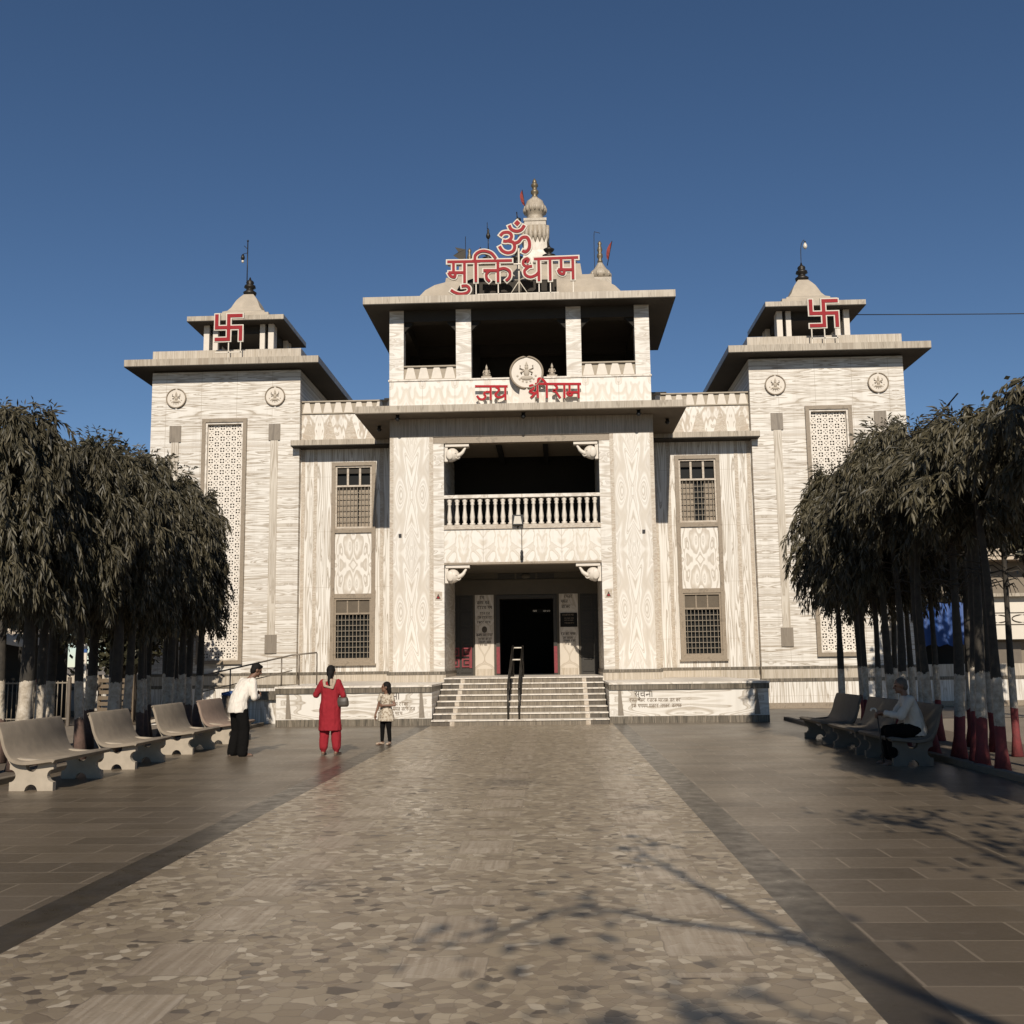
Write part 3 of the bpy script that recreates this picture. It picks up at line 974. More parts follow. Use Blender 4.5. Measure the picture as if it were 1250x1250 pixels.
# --- wings: wall, windows, ledge and lotus parapet
def window(s, z0, z1, upper):
    xc = s * 5.87
    w_ = 0.63
    g = MB()
    g.frame(xc - w_, xc + w_, z0, z1, YW - 0.02, YW + 0.10, 0.06, 0)
    zt = z1 - (0.70 if upper else 0.52)
    g.box(xc - w_, xc + w_, YW - 0.01, YW + 0.1, zt - 0.03, zt + 0.03, 0)
    if upper:
        for k in (-1, 1):
            g.box(xc + k * 0.21 - 0.035, xc + k * 0.21 + 0.035, YW + 0.02, YW + 0.1, zt, z1, 0)
        g.box(xc - w_, xc + w_, YW + 0.04, YW + 0.12, z1 - 0.26, z1, 1)
    else:
        g.box(xc - w_, xc + w_, YW + 0.04, YW + 0.12, zt + 0.02, z1, 2)
        for k in (-1, 1):
            g.box(xc + k * 0.19 - 0.02, xc + k * 0.19 + 0.02, YW + 0.02, YW + 0.1, zt, z1, 0)
    wn = part(g, 'window', ['strip' if upper else 'frame', 'soffitdark', 'soffit'])
    g = MB()
    nx = 10
    for k in range(1, nx):
        x = xc - w_ + 2 * w_ * k / nx
        g.box(x - 0.009, x + 0.009, YW + 0.02, YW + 0.045, z0 + 0.06, zt - 0.03)
    nz = int((zt - z0) / 0.19)
    for k in range(1, nz):
        z = z0 + 0.06 + (zt - z0 - 0.09) * k / nz
        g.box(xc - w_ + 0.06, xc + w_ - 0.06, YW + 0.046, YW + 0.066, z - 0.010, z + 0.010)
    part(g, 'grille', 'grille', parent=wn)
    g = MB()
    g.box(xc - w_, xc + w_, YW + 0.14, YW + 0.15, z0, z1)
    part(g, 'pane', 'glass', parent=wn)
    if upper:
        g = MB()
        for a, b, zz in (((-0.6, -0.12, 0.0), (0.22, 0.6, 0.0)) if s > 0 else ((-0.6, 0.1, 0.0), (0.16, 0.6, 0.0))):
            n = 14
            pts = [(xc + a + (b - a) * i / n, YW + 0.128 + 0.006 * (i % 2)) for i in range(n + 1)]
            vs = [(x, y, z) for x, y in pts for z in (z0 + 0.06, zt - 0.05)]
            g.add(vs, [(2 * i, 2 * i + 2, 2 * i + 3, 2 * i + 1) for i in range(n)])
        part(g, 'curtain', 'curtain', parent=wn)
    return wn


for s in (-1, 1):
    mb = MB()
    # wall pieces round the window strip
    X0, X1 = 4.08, 7.71
    a, b = 5.87 - 0.76, 5.87 + 0.76
    mb.box(s * X0, s * a, YW, YW + 0.4, 1.36, 9.2, 0)
    mb.box(s * b, s * X1, YW, YW + 0.4, 1.36, 9.2, 0)
    mb.box(s * a, s * b, YW, YW + 0.4, 8.50, 9.2, 0)
    mb.box(s * a, s * b, YW, YW + 0.4, 1.36, 1.62, 0)
    mb.box(s * a, s * b, YW + 0.2, YW + 0.4, 1.62, 8.5, 0)
    mb.box(s * 4.08, s * X1, YW + 0.02, YW + 5, 9.1, 10.2, 0)
    wall = part(mb, 'wing_wall', 'wing')
    mb = MB()
    for xx in (7.62, 7.2, 5.0 - 0.1, 4.45):
        mb.box(s * (xx - 0.06), s * (xx + 0.06), YW - 0.012, YW + 0.1, 1.36, 9.0)
    part(mb, 'edging_strip', 'strip', parent=wall)
    mb = MB()
    mb.frame(s * a, s * b, 1.62, 8.5, YW - 0.07, YW + 0.2, 0.13, 0)
    mb.box(s * (a + 0.13), s * (b - 0.13), YW - 0.05, YW + 0.2, 6.05, 6.20, 0)
    mb.box(s * (a + 0.13), s * (b - 0.13), YW - 0.05, YW + 0.2, 3.82, 3.97, 0)
    mb.box(s * (a - 0.04), s * (b + 0.04), YW - 0.11, YW + 0.1, 1.56, 1.62, 0)
    part(mb, 'window_surround', 'frame', parent=wall)
    mb = MB()
    mb.box(s * (a + 0.13), s * (b - 0.13), YW + 0.01, YW + 0.2, 3.97, 6.05)
    part(mb, 'spandrel_panel', 'spandrel', parent=wall)
    window(s, 6.20, 8.37, True)
    window(s, 1.75, 3.82, False)
    mb = MB()
    mb.box(s * 4.08, s * 7.92, YW - 0.66, YW + 0.0, 8.97, 9.00, 1)
    mb.box(s * 4.08, s * 7.92, YW - 0.66, YW + 0.0, 9.00, 9.18, 0)
    part(mb, 'ledge', ['eave', 'soffitdark'])
    mb = MB()
    mb.box(s * 4.08, s * 7.70, YW - 0.012, YW + 0.2, 9.2, 10.2, 0)
    for q in range(5):      # triangular inlay slabs
        c = s * (4.5 + q * 0.74)
        mb.prism([(c - 0.26, 9.24), (c + 0.26, 9.24), (c, 10.12)], YW - 0.018, YW, 1)
    part(mb, 'zigzag_frieze', ['zigzag', 'strip'])
    mb = MB()
    petals(mb, min(s * 4.08, s * 7.70), max(s * 4.08, s * 7.70), 10, YW - 0.02, 10.26, 10.64)
    part(mb, 'lotus_parapet', ['petal', 'petalback'])
mb = MB()
mb.box(-7.7, 7.7, YW + 0.4, 46, 9.9, 10.1, 0)
for s in (-1, 1):
    mb.box(s * 4.2, s * 4.9, YW + 2.6, 45, 10.1, 10.9, 0)
    mb.box(s * 4.1, s * 5.15, YW + 2.0, 45.4, 11.0, 11.25, 1)
    mb.box(s * 4.2, s * 4.8, YW + 2.3, 45, 10.9, 11.0, 1)
part(mb, 'rear_roof', ['roofstone', 'soffitdark'])

# --- lattice panel (jali), shared by both towers
def jali_mesh(w_, h_):
    mb = MB()
    nx = 6
    p = w_ / nx
    nz = round(h_ / p)
    pz = h_ / nz
    t = 0.026
    for i in range(nx + 1):
        mb.box(-w_ / 2 + i * p - t, -w_ / 2 + i * p + t, 0.0, 0.05, 0, h_)
    for k in range(nz + 1):
        mb.box(-w_ / 2, w_ / 2, 0.004, 0.046, k * pz - t, k * pz + t)
    for i in range(nx):
        for k in range(nz):
            cx, cz = -w_ / 2 + (i + .5) * p, (k + .5) * pz
            if (i + k) % 2 == 0:
                r = p * 0.30
                mb.prism([(cx - r, cz), (cx, cz - r), (cx + r, cz), (cx, cz + r)], 0.008, 0.04)
                for dx, dz in ((1, 0), (-1, 0), (0, 1), (0, -1)):
                    e = 0.016
                    mb.box(cx + dx * r * .8 - e, cx + dx * p * .5 + e, 0.012, 0.036, cz - e, cz + e) if dz == 0 and dx > 0 else None
                    if dz == 0 and dx < 0:
                        mb.box(cx - p * .5 - e, cx - r * .8 + e, 0.012, 0.036, cz - e, cz + e)
                    if dx == 0:
                        z_a, z_b = sorted((cz + dz * r * .8, cz + dz * p * .5))
                        mb.box(cx - e, cx + e, 0.014, 0.034, z_a, z_b)
            else:
                d = p * 0.5
                wq = 0.018
                for sg in (-1, 1):
                    mb.prism([(cx - d - wq, cz - sg * d + wq * sg), (cx - d + wq, cz - sg * d - wq * sg), (cx + d + wq, cz + sg * d - wq * sg), (cx + d - wq, cz + sg * d + wq * sg)], 0.010 + 0.003 * sg, 0.038 + 0.003 * sg)
    return mb


def relief_figure(mb, cx, cy, cz, R, mi, rng):
    """a small seated figure carved in low relief"""
    mb.ell((cx, cy, cz + R * .34), (R * .13, .03, R * .16), mi=mi)
    mb.prism([(cx - R * .12, cz + R * .48), (cx + R * .12, cz + R * .48), (cx, cz + R * .78)], cy - 0.02, cy + 0.02, mi)
    mb.ell((cx, cy, cz - R * .02), (R * .20, .035, R * .26), mi=mi)
    mb.ell((cx, cy, cz - R * .38), (R * .42, .035, R * .17), mi=mi)
    for sg in (-1, 1):
        mb.tube([(cx + sg * R * .17, cy - .005, cz + R * .15), (cx + sg * R * .40, cy - .01, cz - R * .02), (cx + sg * R * .33, cy - .01, cz - R * .2 + rng.uniform(0, .4) * R)], R * .06, 6, mi=mi)
        mb.tube([(cx + sg * R * .16, cy - .005, cz + R * .17), (cx + sg * R * .45, cy - .01, cz + R * .28), (cx + sg * R * .42, cy - .01, cz + R * .5)], R * .05, 6, mi=mi)
    for k in range(7):
        a = PI * (1.12 + 0.76 * k / 6)
        mb.ell((cx + math.cos(a) * R * .66, cy + .01, cz + math.sin(a) * R * .66), (R * .10, .02, R * .10), 8, 5, mi=mi)


def roundel(name, cx, y, cz, R, parent, seed):
    mb = MB()
    n = 40
    disc = [(cx + R * .88 * math.cos(2 * PI * k / n), cz + R * .88 * math.sin(2 * PI * k / n)) for k in range(n)]
    mb.prism(disc, y - 0.02, y + 0.02, 0)
    ring = [(cx + R * .93 * math.cos(2 * PI * k / n), y - 0.03, cz + R * .93 * math.sin(2 * PI * k / n)) for k in range(n + 1)]
    mb.tube(ring, R * 0.06, 8, mi=1, cap=False)
    relief_figure(mb, cx, y - 0.02, cz, R * .85, 2, random.Random(seed))
    return mb.build(name, ['petal', 'reliefdark', 'relief'], parent)


BELL = [(1.16, 14.06), (1.10, 14.18), (1.0, 14.30), (0.98, 14.42), (0.80, 14.44), (0.78, 14.54), (0.64, 14.62), (0.53, 14.78), (0.46, 14.95), (0.38, 15.12), (0.27, 15.28), (0.18, 15.40)]
jm = None
for s in (-1, 1):
    xc = s * 10.31
    mb = MB()
    fo, fi = 0.765, 0.0
    ZB, ZTt = 1.36, 11.75
    # front wall with the tall window opening left free
    l0, l1 = xc - 0.72, xc + 0.72
    mb.box(xc - 2.6, l0, YT, YT + 0.3, ZB, ZTt)
    mb.box(l1, xc + 2.6, YT, YT + 0.3, ZB, ZTt)
    mb.box(l0, l1, YT, YT + 0.3, 9.98, ZTt)
    mb.box(l0, l1, YT, YT + 0.3, ZB, 1.70)
    mb.box(xc - 2.6, xc + 2.6, YT + 0.3, YT + 5.2, ZB, ZTt)
    tw = part(mb, 'corner_tower', 'tower')
    mb = MB()
    mb.box(xc - 2.62, xc + 2.62, YT - 0.03, YT + 5.22, 0.18, 0.86, 0)
    mb.box(xc - 2.64, xc + 2.64, YT - 0.05, YT + 5.24, 0.0, 0.18, 1)
    mb.box(xc - 2.64, xc + 2.64, YT - 0.05, YT + 5.24, 0.86, 0.97, 2)
    mb.box(xc - 2.62, xc + 2.62, YT - 0.04, YT + 5.22, 0.97, 1.27, 3)
    mb.box(xc - 2.64, xc + 2.64, YT - 0.05, YT + 5.24, 1.27, 1.36, 4)
    part(mb, 'tower_base', ['wing', 'frame', 'darkband', 'band', 'darkband'], parent=tw)
    mb = MB()
    mb.frame(l0 - 0.06, l1 + 0.06, 1.66, 10.06, YT - 0.10, YT + 0.0, 0.13, 0)
    mb.frame(l0 + 0.07, l1 - 0.07, 1.79, 9.93, YT - 0.06, YT + 0.2, 0.06, 1)
    part(mb, 'lattice_frame', ['frame', 'tread'], parent=tw)
    jb = jali_mesh(1.18, 8.02)
    jb.v = [(x + xc, y + YT + 0.06, z + 1.85) for x, y, z in jb.v]
    part(jb, 'stone_lattice', 'jali', parent=tw)
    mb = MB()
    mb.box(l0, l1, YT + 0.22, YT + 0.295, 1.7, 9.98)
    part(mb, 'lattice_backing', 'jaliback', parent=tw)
    for q in (-1, 1):
        x = xc + q * 1.73
        mb = MB()
        mb.box(x - 0.13, x + 0.13, YT - 0.03, YT, 2.62, 9.27)
        part(mb, 'pilaster_strip', 'pilaster', parent=tw)
        for z0, z1 in ((9.27, 9.85), (2.0, 2.62)):
            mb = MB()
            mb.box(x - 0.20, x + 0.20, YT - 0.04, YT, z0, z1)
            part(mb, 'square_tile', 'square', parent=tw)
        roundel('medallion', x, YT - 0.02, 10.82, 0.36, tw, 7 * s + q)
    # eave and roof block
    mb = MB()
    e0 = 35.0
    mb.box(xc - 3.36, xc + 3.36, e0, YT + 5.85, 11.80, 11.83, 1)
    mb.box(xc - 3.36, xc + 3.36, e0, YT + 5.85, 11.83, 12.06, 0)
    mb.box(xc - 2.55, xc + 2.55, YT + 0.02, YT + 5.15, 11.75, 11.80, 1)
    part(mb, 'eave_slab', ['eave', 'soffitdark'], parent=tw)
    mb = MB()
    mb.box(xc - 2.61, xc + 2.61, YT - 0.02, YT + 5.2, 12.06, 12.52)
    part(mb, 'roof_block', 'band', parent=tw)
    # cupola
    yc = 38.25
    mb = MB()
    mb.box(xc - 1.15, xc + 1.15, yc - 1.15, yc + 1.15, 12.52, 12.66)
    for sx in (-1, 1):
        for sy in (-1, 1):
            mb.box(xc + sx * 1.18 - 0.10, xc + sx * 1.18 + 0.10, yc + sy * 1.18 - 0.10, yc + sy * 1.18 + 0.10, 12.52, 13.88)
            mb.box(xc + sx * 0.86 - 0.09, xc + sx * 0.86 + 0.09, yc + sy * 1.18 - 0.08, yc + sy * 1.18 + 0.08, 12.66, 13.88)
            mb.box(xc + sx * 1.18 - 0.08, xc + sx * 1.18 + 0.08, yc + sy * 0.86 - 0.09, yc + sy * 0.86 + 0.09, 12.66, 13.88)
    part(mb, 'cupola_pillars', 'petal', parent=tw)
    mb = MB()
    mb.box(xc - 1.75, xc + 1.75, yc - 1.75, yc + 1.75, 13.86, 13.89, 1)
    mb.box(xc - 1.75, xc + 1.75, yc - 1.75, yc + 1.75, 13.89, 14.06, 0)
    mb.box(xc - 1.1, xc + 1.1, yc - 1.1, yc + 1.1, 13.55, 13.86, 1)
    part(mb, 'cupola_eave', ['eave', 'soffitdark'], parent=tw)
    mb = MB()
    mb.squares(xc, yc, BELL, 0)
    part(mb, 'cupola_roof', 'roofstone', parent=tw)
    mb = MB()
    mb.lathe(xc, yc, [(0.13, 0), (0.23, 0.05), (0.25, 0.14), (0.14, 0.22), (0.12, 0.27), (0.22, 0.33), (0.20, 0.41), (0.11, 0.45), (0.15, 0.52), (0.13, 0.58), (0.05, 0.64), (0.02, 0.74)], 14, z0=15.38)
    part(mb, 'tower_finial', 'finial', parent=tw)
    mb = MB()
    if s < 0:
        mb.tube([(xc - 0.12, yc, 15.6), (xc - 0.12, yc, 17.55)], 0.02, 6, mi=0)
        mb.tube([(xc - 0.12, yc, 17.25), (xc - 0.26, yc, 17.38)], 0.012, 5, mi=0)
        mb.lathe(xc - 0.30, yc, [(0.03, 0.26), (0.06, 0.2), (0.08, 0.12), (0.04, 0.02)], 8, mi=0, z0=16.78)
        mb.lathe(xc - 0.30, yc, [(0.01, 0.0), (0.05, 0.03), (0.05, 0.09), (0.02, 0.12)], 8, mi=1, z0=16.7)
        mb.tube([(xc - 0.12, yc, 17.1), (xc - 0.30, yc, 17.05)], 0.012, 5, mi=0)
        mb.ell((xc - 0.12, yc, 17.57), (0.04, 0.04, 0.04), 8, 5, mi=0)
    else:
        mb.tube(smooth_path([(xc, yc, 16.0), (xc + 0.02, yc, 16.7), (xc + 0.10, yc, 16.95), (xc + 0.16, yc, 17.0)], 5), 0.014, 6, mi=0)
        mb.lathe(xc + 0.18, yc, [(0.02, 0.25), (0.05, 0.2), (0.08, 0.14), (0.08, 0.06), (0.03, 0.0)], 8, mi=1, z0=16.65)
        mb.ell((xc + 0.18, yc, 16.92), (0.04, 0.04, 0.04), 8, 5, mi=0)
    part(mb, 'lamp_rod', ['finial', 'lampglass'], parent=tw)

# ------------------------------------------------------------------ the shrine spires behind
sp = thing('shrine_spire', 'tall pale temple spire with a bulbous crown and brass finial, behind the roof lettering', 'spire', (0.42, 44, 9.9))
mb = MB()
cx, cy = 0.42, 44
mb.squares(cx, cy, [(1.0, 9.9), (0.9, 15), (0.62, 17.5), (0.50, 19.0), (0.46, 20.30), (0.49, 20.32), (0.49, 20.44), (0.40, 20.46)], 0)
for k in range(4):
    a = k * PI / 2
    for q in range(-2, 3):
        px, py = q * 0.19, -0.50
        X, Y = px * math.cos(a) - py * math.sin(a), px * math.sin(a) + py * math.cos(a)
        mb.lathe(cx + X, cy + Y, [(0.01, 19.35), (0.06, 19.5), (0.10, 19.62), (0.11, 20.1), (0.02, 20.12)], 8, 0)
part(mb, 'spire_shaft', 'spire', parent=sp)
mb = MB()
mb.lathe(cx, cy, [(0.34, 20.44), (0.40, 20.50), (0.33, 20.56), (0.36, 20.72), (0.45, 20.82), (0.50, 20.96), (0.47, 21.10), (0.40, 21.24), (0.38, 21.28), (0.36, 21.36), (0.22, 21.48), (0.12, 21.58)], 20)
for k in range(16):
    a = 2 * PI * k / 16
    mb.ell((cx + 0.46 * math.cos(a), cy + 0.46 * math.sin(a), 20.97), (0.065, 0.065, 0.15), 8, 6)
part(mb, 'spire_crown', 'spire', parent=sp)
mb = MB()
mb.lathe(cx, cy, [(0.12, 21.55), (0.14, 21.6), (0.09, 21.66), (0.17, 21.76), (0.17, 21.86), (0.09, 21.93), (0.11, 22.02), (0.16, 22.1), (0.14, 22.18), (0.08, 22.22), (0.10, 22.28), (0.08, 22.34), (0.02, 22.44)], 14)
part(mb, 'spire_finial', 'brass', parent=sp)


def flag(mb, x, y, z, h, w_, lean, mi, mip):
    mb.tube([(x, y, z), (x + lean, y, z + h)], 0.015, 5, mi=mip)
    n = 6
    vs = []
    for i in range(n + 1):
        t = i / n
        vs += [(x + lean * (1 - t * .8) - w_ * (math.sin(t * PI) ** .7) * (1 if True else 0), y + 0.04 * math.sin(t * 9), z + h - t * h * .8), (x + lean * (1 - t * .8), y, z + h - t * h * .8)]
    mb.add(vs, [(2 * i, 2 * i + 1, 2 * i + 3, 2 * i + 2) for i in range(n)], mi)


mb = MB()
flag(mb, 0.02, 43.9, 20.95, 0.95, 0.15, -0.14, 0, 1)
part(mb, 'red_flag', ['flagred', 'finial'], parent=sp)

for x, lab, nm in ((2.87, 'small pale domed spirelet with a brass finial and folded flag, right of the roof lettering', 1),
                   (-1.98, 'small spirelet with a dark flag, half hidden behind the left end of the roof lettering', 0)):
    ss = thing('spirelet', lab, 'spire', (x, 38, 14), group='small spires on the temple roof')
    zb = 0 if nm else -0.15
    mb = MB()
    mb.box(x - 0.38, x + 0.38, 37.62, 38.38, 10.0, 15.55 + zb)
    mb.lathe(x, 38, [(0.30, 15.55), (0.36, 15.62), (0.40, 15.72), (0.36, 15.86), (0.25, 15.96), (0.16, 16.1), (0.09, 16.22)], 16, z0=zb)
    for k in range(10):
        a = 2 * PI * k / 10
        mb.ell((x + 0.36 * math.cos(a), 38 + 0.36 * math.sin(a), 15.73 + zb), (0.06, 0.06, 0.11), 7, 5)
    part(mb, 'spirelet_dome', 'spire', parent=ss)
    mb = MB()
    mb.lathe(x, 38, [(0.09, 16.2), (0.10, 16.3), (0.06, 16.36), (0.11, 16.46), (0.10, 16.56), (0.06, 16.62), (0.10, 16.72), (0.07, 16.84), (0.05, 16.9), (0.08, 16.98), (0.02, 17.08)], 12, z0=zb)
    part(mb, 'spirelet_finial', 'brass', parent=ss)
    mb = MB()
    if nm:
        flag(mb, x + 0.26, 37.95, 16.1, 0.95, 0.13, 0.20, 0, 1)
        mb.tube(smooth_path([(x - 0.2, 38, 15.8), (x - 0.2, 38, 17.3), (x - 0.12, 38, 17.42), (x + 0.02, 38, 17.38)], 4), 0.012, 5, mi=1)
    else:
        flag(mb, x + 0.22, 37.95, 16.0, 0.95, 0.16, 0.20, 0, 1)
        mb.tube([(x - 0.15, 38, 15.8), (x - 0.15, 38, 17.4)], 0.012, 5, mi=1)
        mb.add([(x - 0.15, 38, 16.9), (x - 0.55, 38.02, 17.0), (x - 0.42, 38, 16.8), (x - 0.62, 38.03, 16.68), (x - 0.35, 38.01, 16.5), (x - 0.15, 38, 16.55)], [(0, 1, 2), (0, 2, 3, 4), (0, 4, 5)], 2)
    part(mb, 'pennant', ['flagred', 'finial', 'flagdark'], parent=ss)

# ------------------------------------------------------------------ red signs
SIGN_Y = 31.9


def U(u, v):       # sign drawing units -> metres in the sign's own upright plane
    return (-2.62 + u * (6.15 / 1250), 17.02 - v * (4.57 / 885) - u * 0.00013)


sg = thing('roof_sign', 'large red Devanagari lettering with white rims on the roof edge, under the red Om', 'sign', (0, SIGN_Y, 12.91))


M['redsmall'] = plain('bright red letters', (0.33, 0.016, 0.022), 0.6, var=0.08, spec=0.1)


def sign_word(parent, strokes, wd, name, y=SIGN_Y, conv=U, sm=(), rim=0.085, th=0.07, label=None):
    mb = MB()
    for i, st in enumerate(strokes):
        pts = [conv(*p) for p in st]
        if len(st) > 2:
            pts = smooth_path(pts, 6)
        ribbon(mb, pts, wd + rim, y + 0.0012 * i, th, 1, ext=rim / 2)
        ribbon(mb, pts, wd, y - 0.012 - 0.0012 * i, 0.0115, 0)
    return mb.build(name, ['red' if rim > .05 else 'redsmall', 'rim'], parent, label)


MUKTI = [
    [(82, 572), (292, 569)], [(240, 568), (495, 564)],
    [(192, 570), (192, 705)], [(122, 572), (122, 640)], [(90, 640), (192, 640)], [(90, 640), (105, 662), (128, 668), (134, 642)],
    [(172, 726), (205, 724), (222, 742), (208, 766), (165, 774), (130, 765), (105, 750)],
    [(264, 700), (264, 568)], [(258, 568), (262, 530), (290, 508), (325, 504), (365, 518), (392, 552)],
    [(405, 566), (405, 700)], [(312, 627), (405, 627)], [(352, 627), (332, 648), (334, 678), (352, 696)],
    [(405, 622), (445, 614), (478, 632), (478, 668), (455, 692)],
]
DHAM = [
    [(634, 555), (915, 545)],
    [(664, 555), (664, 695)], [(588, 578), (600, 560), (588, 552), (568, 566), (568, 590), (590, 602), (622, 600)],
    [(598, 606), (574, 628), (580, 655), (610, 668), (645, 656), (664, 636)],
    [(736, 553), (736, 690)],
    [(880, 548), (880, 682)], [(806, 552), (806, 622)], [(786, 622), (880, 622)], [(786, 622), (798, 644), (820, 648), (826, 624)],
]
OM = [
    [(420, 392), (440, 372), (475, 370), (492, 388), (486, 412), (460, 426), (438, 424)],
    [(462, 424), (500, 432), (512, 460), (500, 490), (466, 500), (432, 486), (414, 458)],
    [(505, 440), (536, 430), (560, 404), (590, 402), (606, 430), (604, 470), (582, 494), (560, 486)],
    [(478, 324), (492, 350), (525, 362), (556, 352), (576, 324)],
]
sign_word(sg, MUKTI, 0.085, 'lettering')
sign_word(sg, DHAM, 0.085, 'lettering')
mb = MB()
mb.box(-1.28, 1.26, SIGN_Y + 0.03, SIGN_Y + 0.07, 12.96, 13.0)
for u in (264, 405, 664, 736, 880):
    x, z = U(u, 690)
    mb.box(x - 0.015, x + 0.015, SIGN_Y + 0.03, SIGN_Y + 0.06, 12.91, z)
x, z = U(192, 700)
mb.box(x - 0.015, x + 0.015, SIGN_Y + 0.10, SIGN_Y + 0.13, 12.91, z)
mb.box(-2.2, 1.85, SIGN_Y + 0.10, SIGN_Y + 0.14, 13.95, 13.99)
for u in (192, 264, 405, 664, 880):
    x, z = U(u, 690)
    mb.box(x - 0.02, x + 0.02, SIGN_Y + 0.072, SIGN_Y + 0.10, 13.9, 14.0)
mb.build('sign_frame', 'palemetal', sg)

om = thing('om_sign', 'red Om symbol with a white rim raised on a pole above the roof lettering', 'sign', (0, SIGN_Y + 0.25, 12.91))
sign_word(om, OM, 0.10, 'om_symbol', y=SIGN_Y + 0.2)
mb = MB()
cx, cz = U(530, 310)
for r, y0, y1, mi in ((0.15, 0.2, 0.27, 1), (0.10, 0.188, 0.199, 0)):
    mb.prism([(cx - r, cz), (cx, cz - r * 1.05), (cx + r, cz), (cx, cz + r * 1.05)], SIGN_Y + y0, SIGN_Y + y1, mi)
mb.build('om_dot', ['red', 'rim'], om)
mb = MB()
xp = U(536, 0)[0]
mb.tube([(xp, SIGN_Y + 0.33, 12.91), (xp, SIGN_Y + 0.33, 14.65)], 0.032, 8)
for dx in (-0.36, 0.36):
    mb.tube([(xp + dx, SIGN_Y + 0.33, 12.93), (xp, SIGN_Y + 0.33, 13.5)], 0.014, 6)
mb.tube([(xp, SIGN_Y + 0.33, 14.6), (xp, SIGN_Y + 0.33, 15.3)], 0.02, 6)
mb.build('sign_pole', 'palemetal', om)
mb = MB()
mb.lathe(xp, SIGN_Y + 0.5, [(0.02, 15.3), (0.05, 15.36), (0.05, 15.52), (0.085, 15.56), (0.085, 15.62), (0.02, 15.66)], 10)
mb.tube([(xp - 0.03, SIGN_Y + 0.5, 15.6), (xp - 0.05, SIGN_Y + 0.5, 15.85)], 0.02, 6)
mb.tube([(xp, SIGN_Y + 0.5, 15.35), (xp, SIGN_Y + 0.36, 15.1)], 0.012, 6)
mb.build('pole_lamp', ['finial'], om)


def V(u, v):
    return (-4.21 + u * (9.13 / 1250), 11.52 - v * (3.38 / 451) - u * 0.000165)


JAI = [
    [(386, 182), (524, 182)],
    [(452, 182), (452, 240)], [(452, 206), (430, 206)], [(430, 206), (424, 214), (430, 226), (420, 237), (404, 235), (394, 222)],
    [(514, 182), (514, 240)], [(474, 184), (488, 195), (480, 208), (472, 217), (482, 229), (500, 226), (514, 216)],
]
SHRI = [
    [(640, 172), (835, 172)],
    [(650, 172), (652, 232)], [(616, 182), (630, 178), (634, 192), (618, 204), (640, 212)], [(650, 204), (622, 230)],
    [(690, 172), (690, 232)], [(652, 172), (656, 150), (674, 154), (690, 174)],
    [(724, 174), (734, 190), (718, 202), (728, 206), (746, 232)],
    [(764, 174), (764, 232)],
    [(824, 174), (824, 232)], [(786, 174), (786, 208)], [(774, 208), (824, 208)], [(774, 208), (782, 220), (794, 220), (798, 208)],
]
js = thing('parapet_sign', 'small red Devanagari lettering on little posts along the canopy, either side of the round medallion', 'sign', (0, 32.15, 9.38))
sign_word(js, JAI, 0.066, 'lettering', y=32.12, conv=V, rim=0.012, th=0.05)
sign_word(js, SHRI, 0.066, 'lettering', y=32.12, conv=V, rim=0.012, th=0.05)
mb = MB()
for u in (400, 452, 480, 516, 640, 690, 726, 764, 824):
    x, z = V(u, 226)
    mb.box(x - 0.01, x + 0.01, 32.135, 32.155, 9.38, z)
mb.build('sign_posts', 'greymetal', js)

SW_ = [[(0, 1), (0, -1)], [(-1, 0), (1, 0)], [(0, 1), (1, 1)], [(1, 0), (1, -1)], [(0, -1), (-1, -1)], [(-1, 0), (-1, 1)]]
for s, xs, zc, r, lab in ((-1, -10.16, 13.22, 0.42, 'red swastika emblem with a white rim on the left tower, below the taller lamp rod'),
                          (1, 10.26, 13.20, 0.43, 'red swastika emblem with a white rim on the right tower, under the hanging lamp globe')):
    e = thing('swastika_sign', lab, 'sign', (xs, 35.25, 12.06), group='swastika emblems on the corner towers')
    yy = 35.3
    mb = MB()
    for i, ((x0, z0), (x1, z1)) in enumerate(SW_):
        ribbon(mb, [(xs + x0 * r, zc + z0 * r), (xs + x1 * r, zc + z1 * r)], 0.20, yy + 0.0012 * i, 0.06, 1, ext=0.10)
        ribbon(mb, [(xs + x0 * r, zc + z0 * r), (xs + x1 * r, zc + z1 * r)], 0.12, yy - 0.012 - 0.0012 * i, 0.011, 0, ext=0.06)
    mb.build('emblem', ['red', 'rim'], e)
    mb = MB()
    for dx in (-r, 0, r) if s > 0 else (0, r):
        mb.box(xs + dx - 0.018, xs + dx + 0.018, yy + 0.02, yy + 0.05, 12.06, zc - r - 0.05)
    mb.box(xs - r - 0.05, xs + r + 0.05, yy + 0.02, yy + 0.05, 12.32, 12.36)
    mb.build('sign_posts', 'palemetal', e)

# big round medallion in the middle of the parapet
md_ = thing('round_medallion', 'large pale round medallion with a carved seated figure, in the middle of the parapet', 'medallion', (0.2, 32.2, 9.38))
roundel('carved_disc', 0.21, 32.16, 10.50, 0.54, md_, 4)
mb = MB()
mb.prism([(-0.08, 9.38), (0.50, 9.38), (0.42, 10.02), (0.0, 10.02)], 32.16, 32.30, 0)
mb.build('pedestal', 'petal', md_)

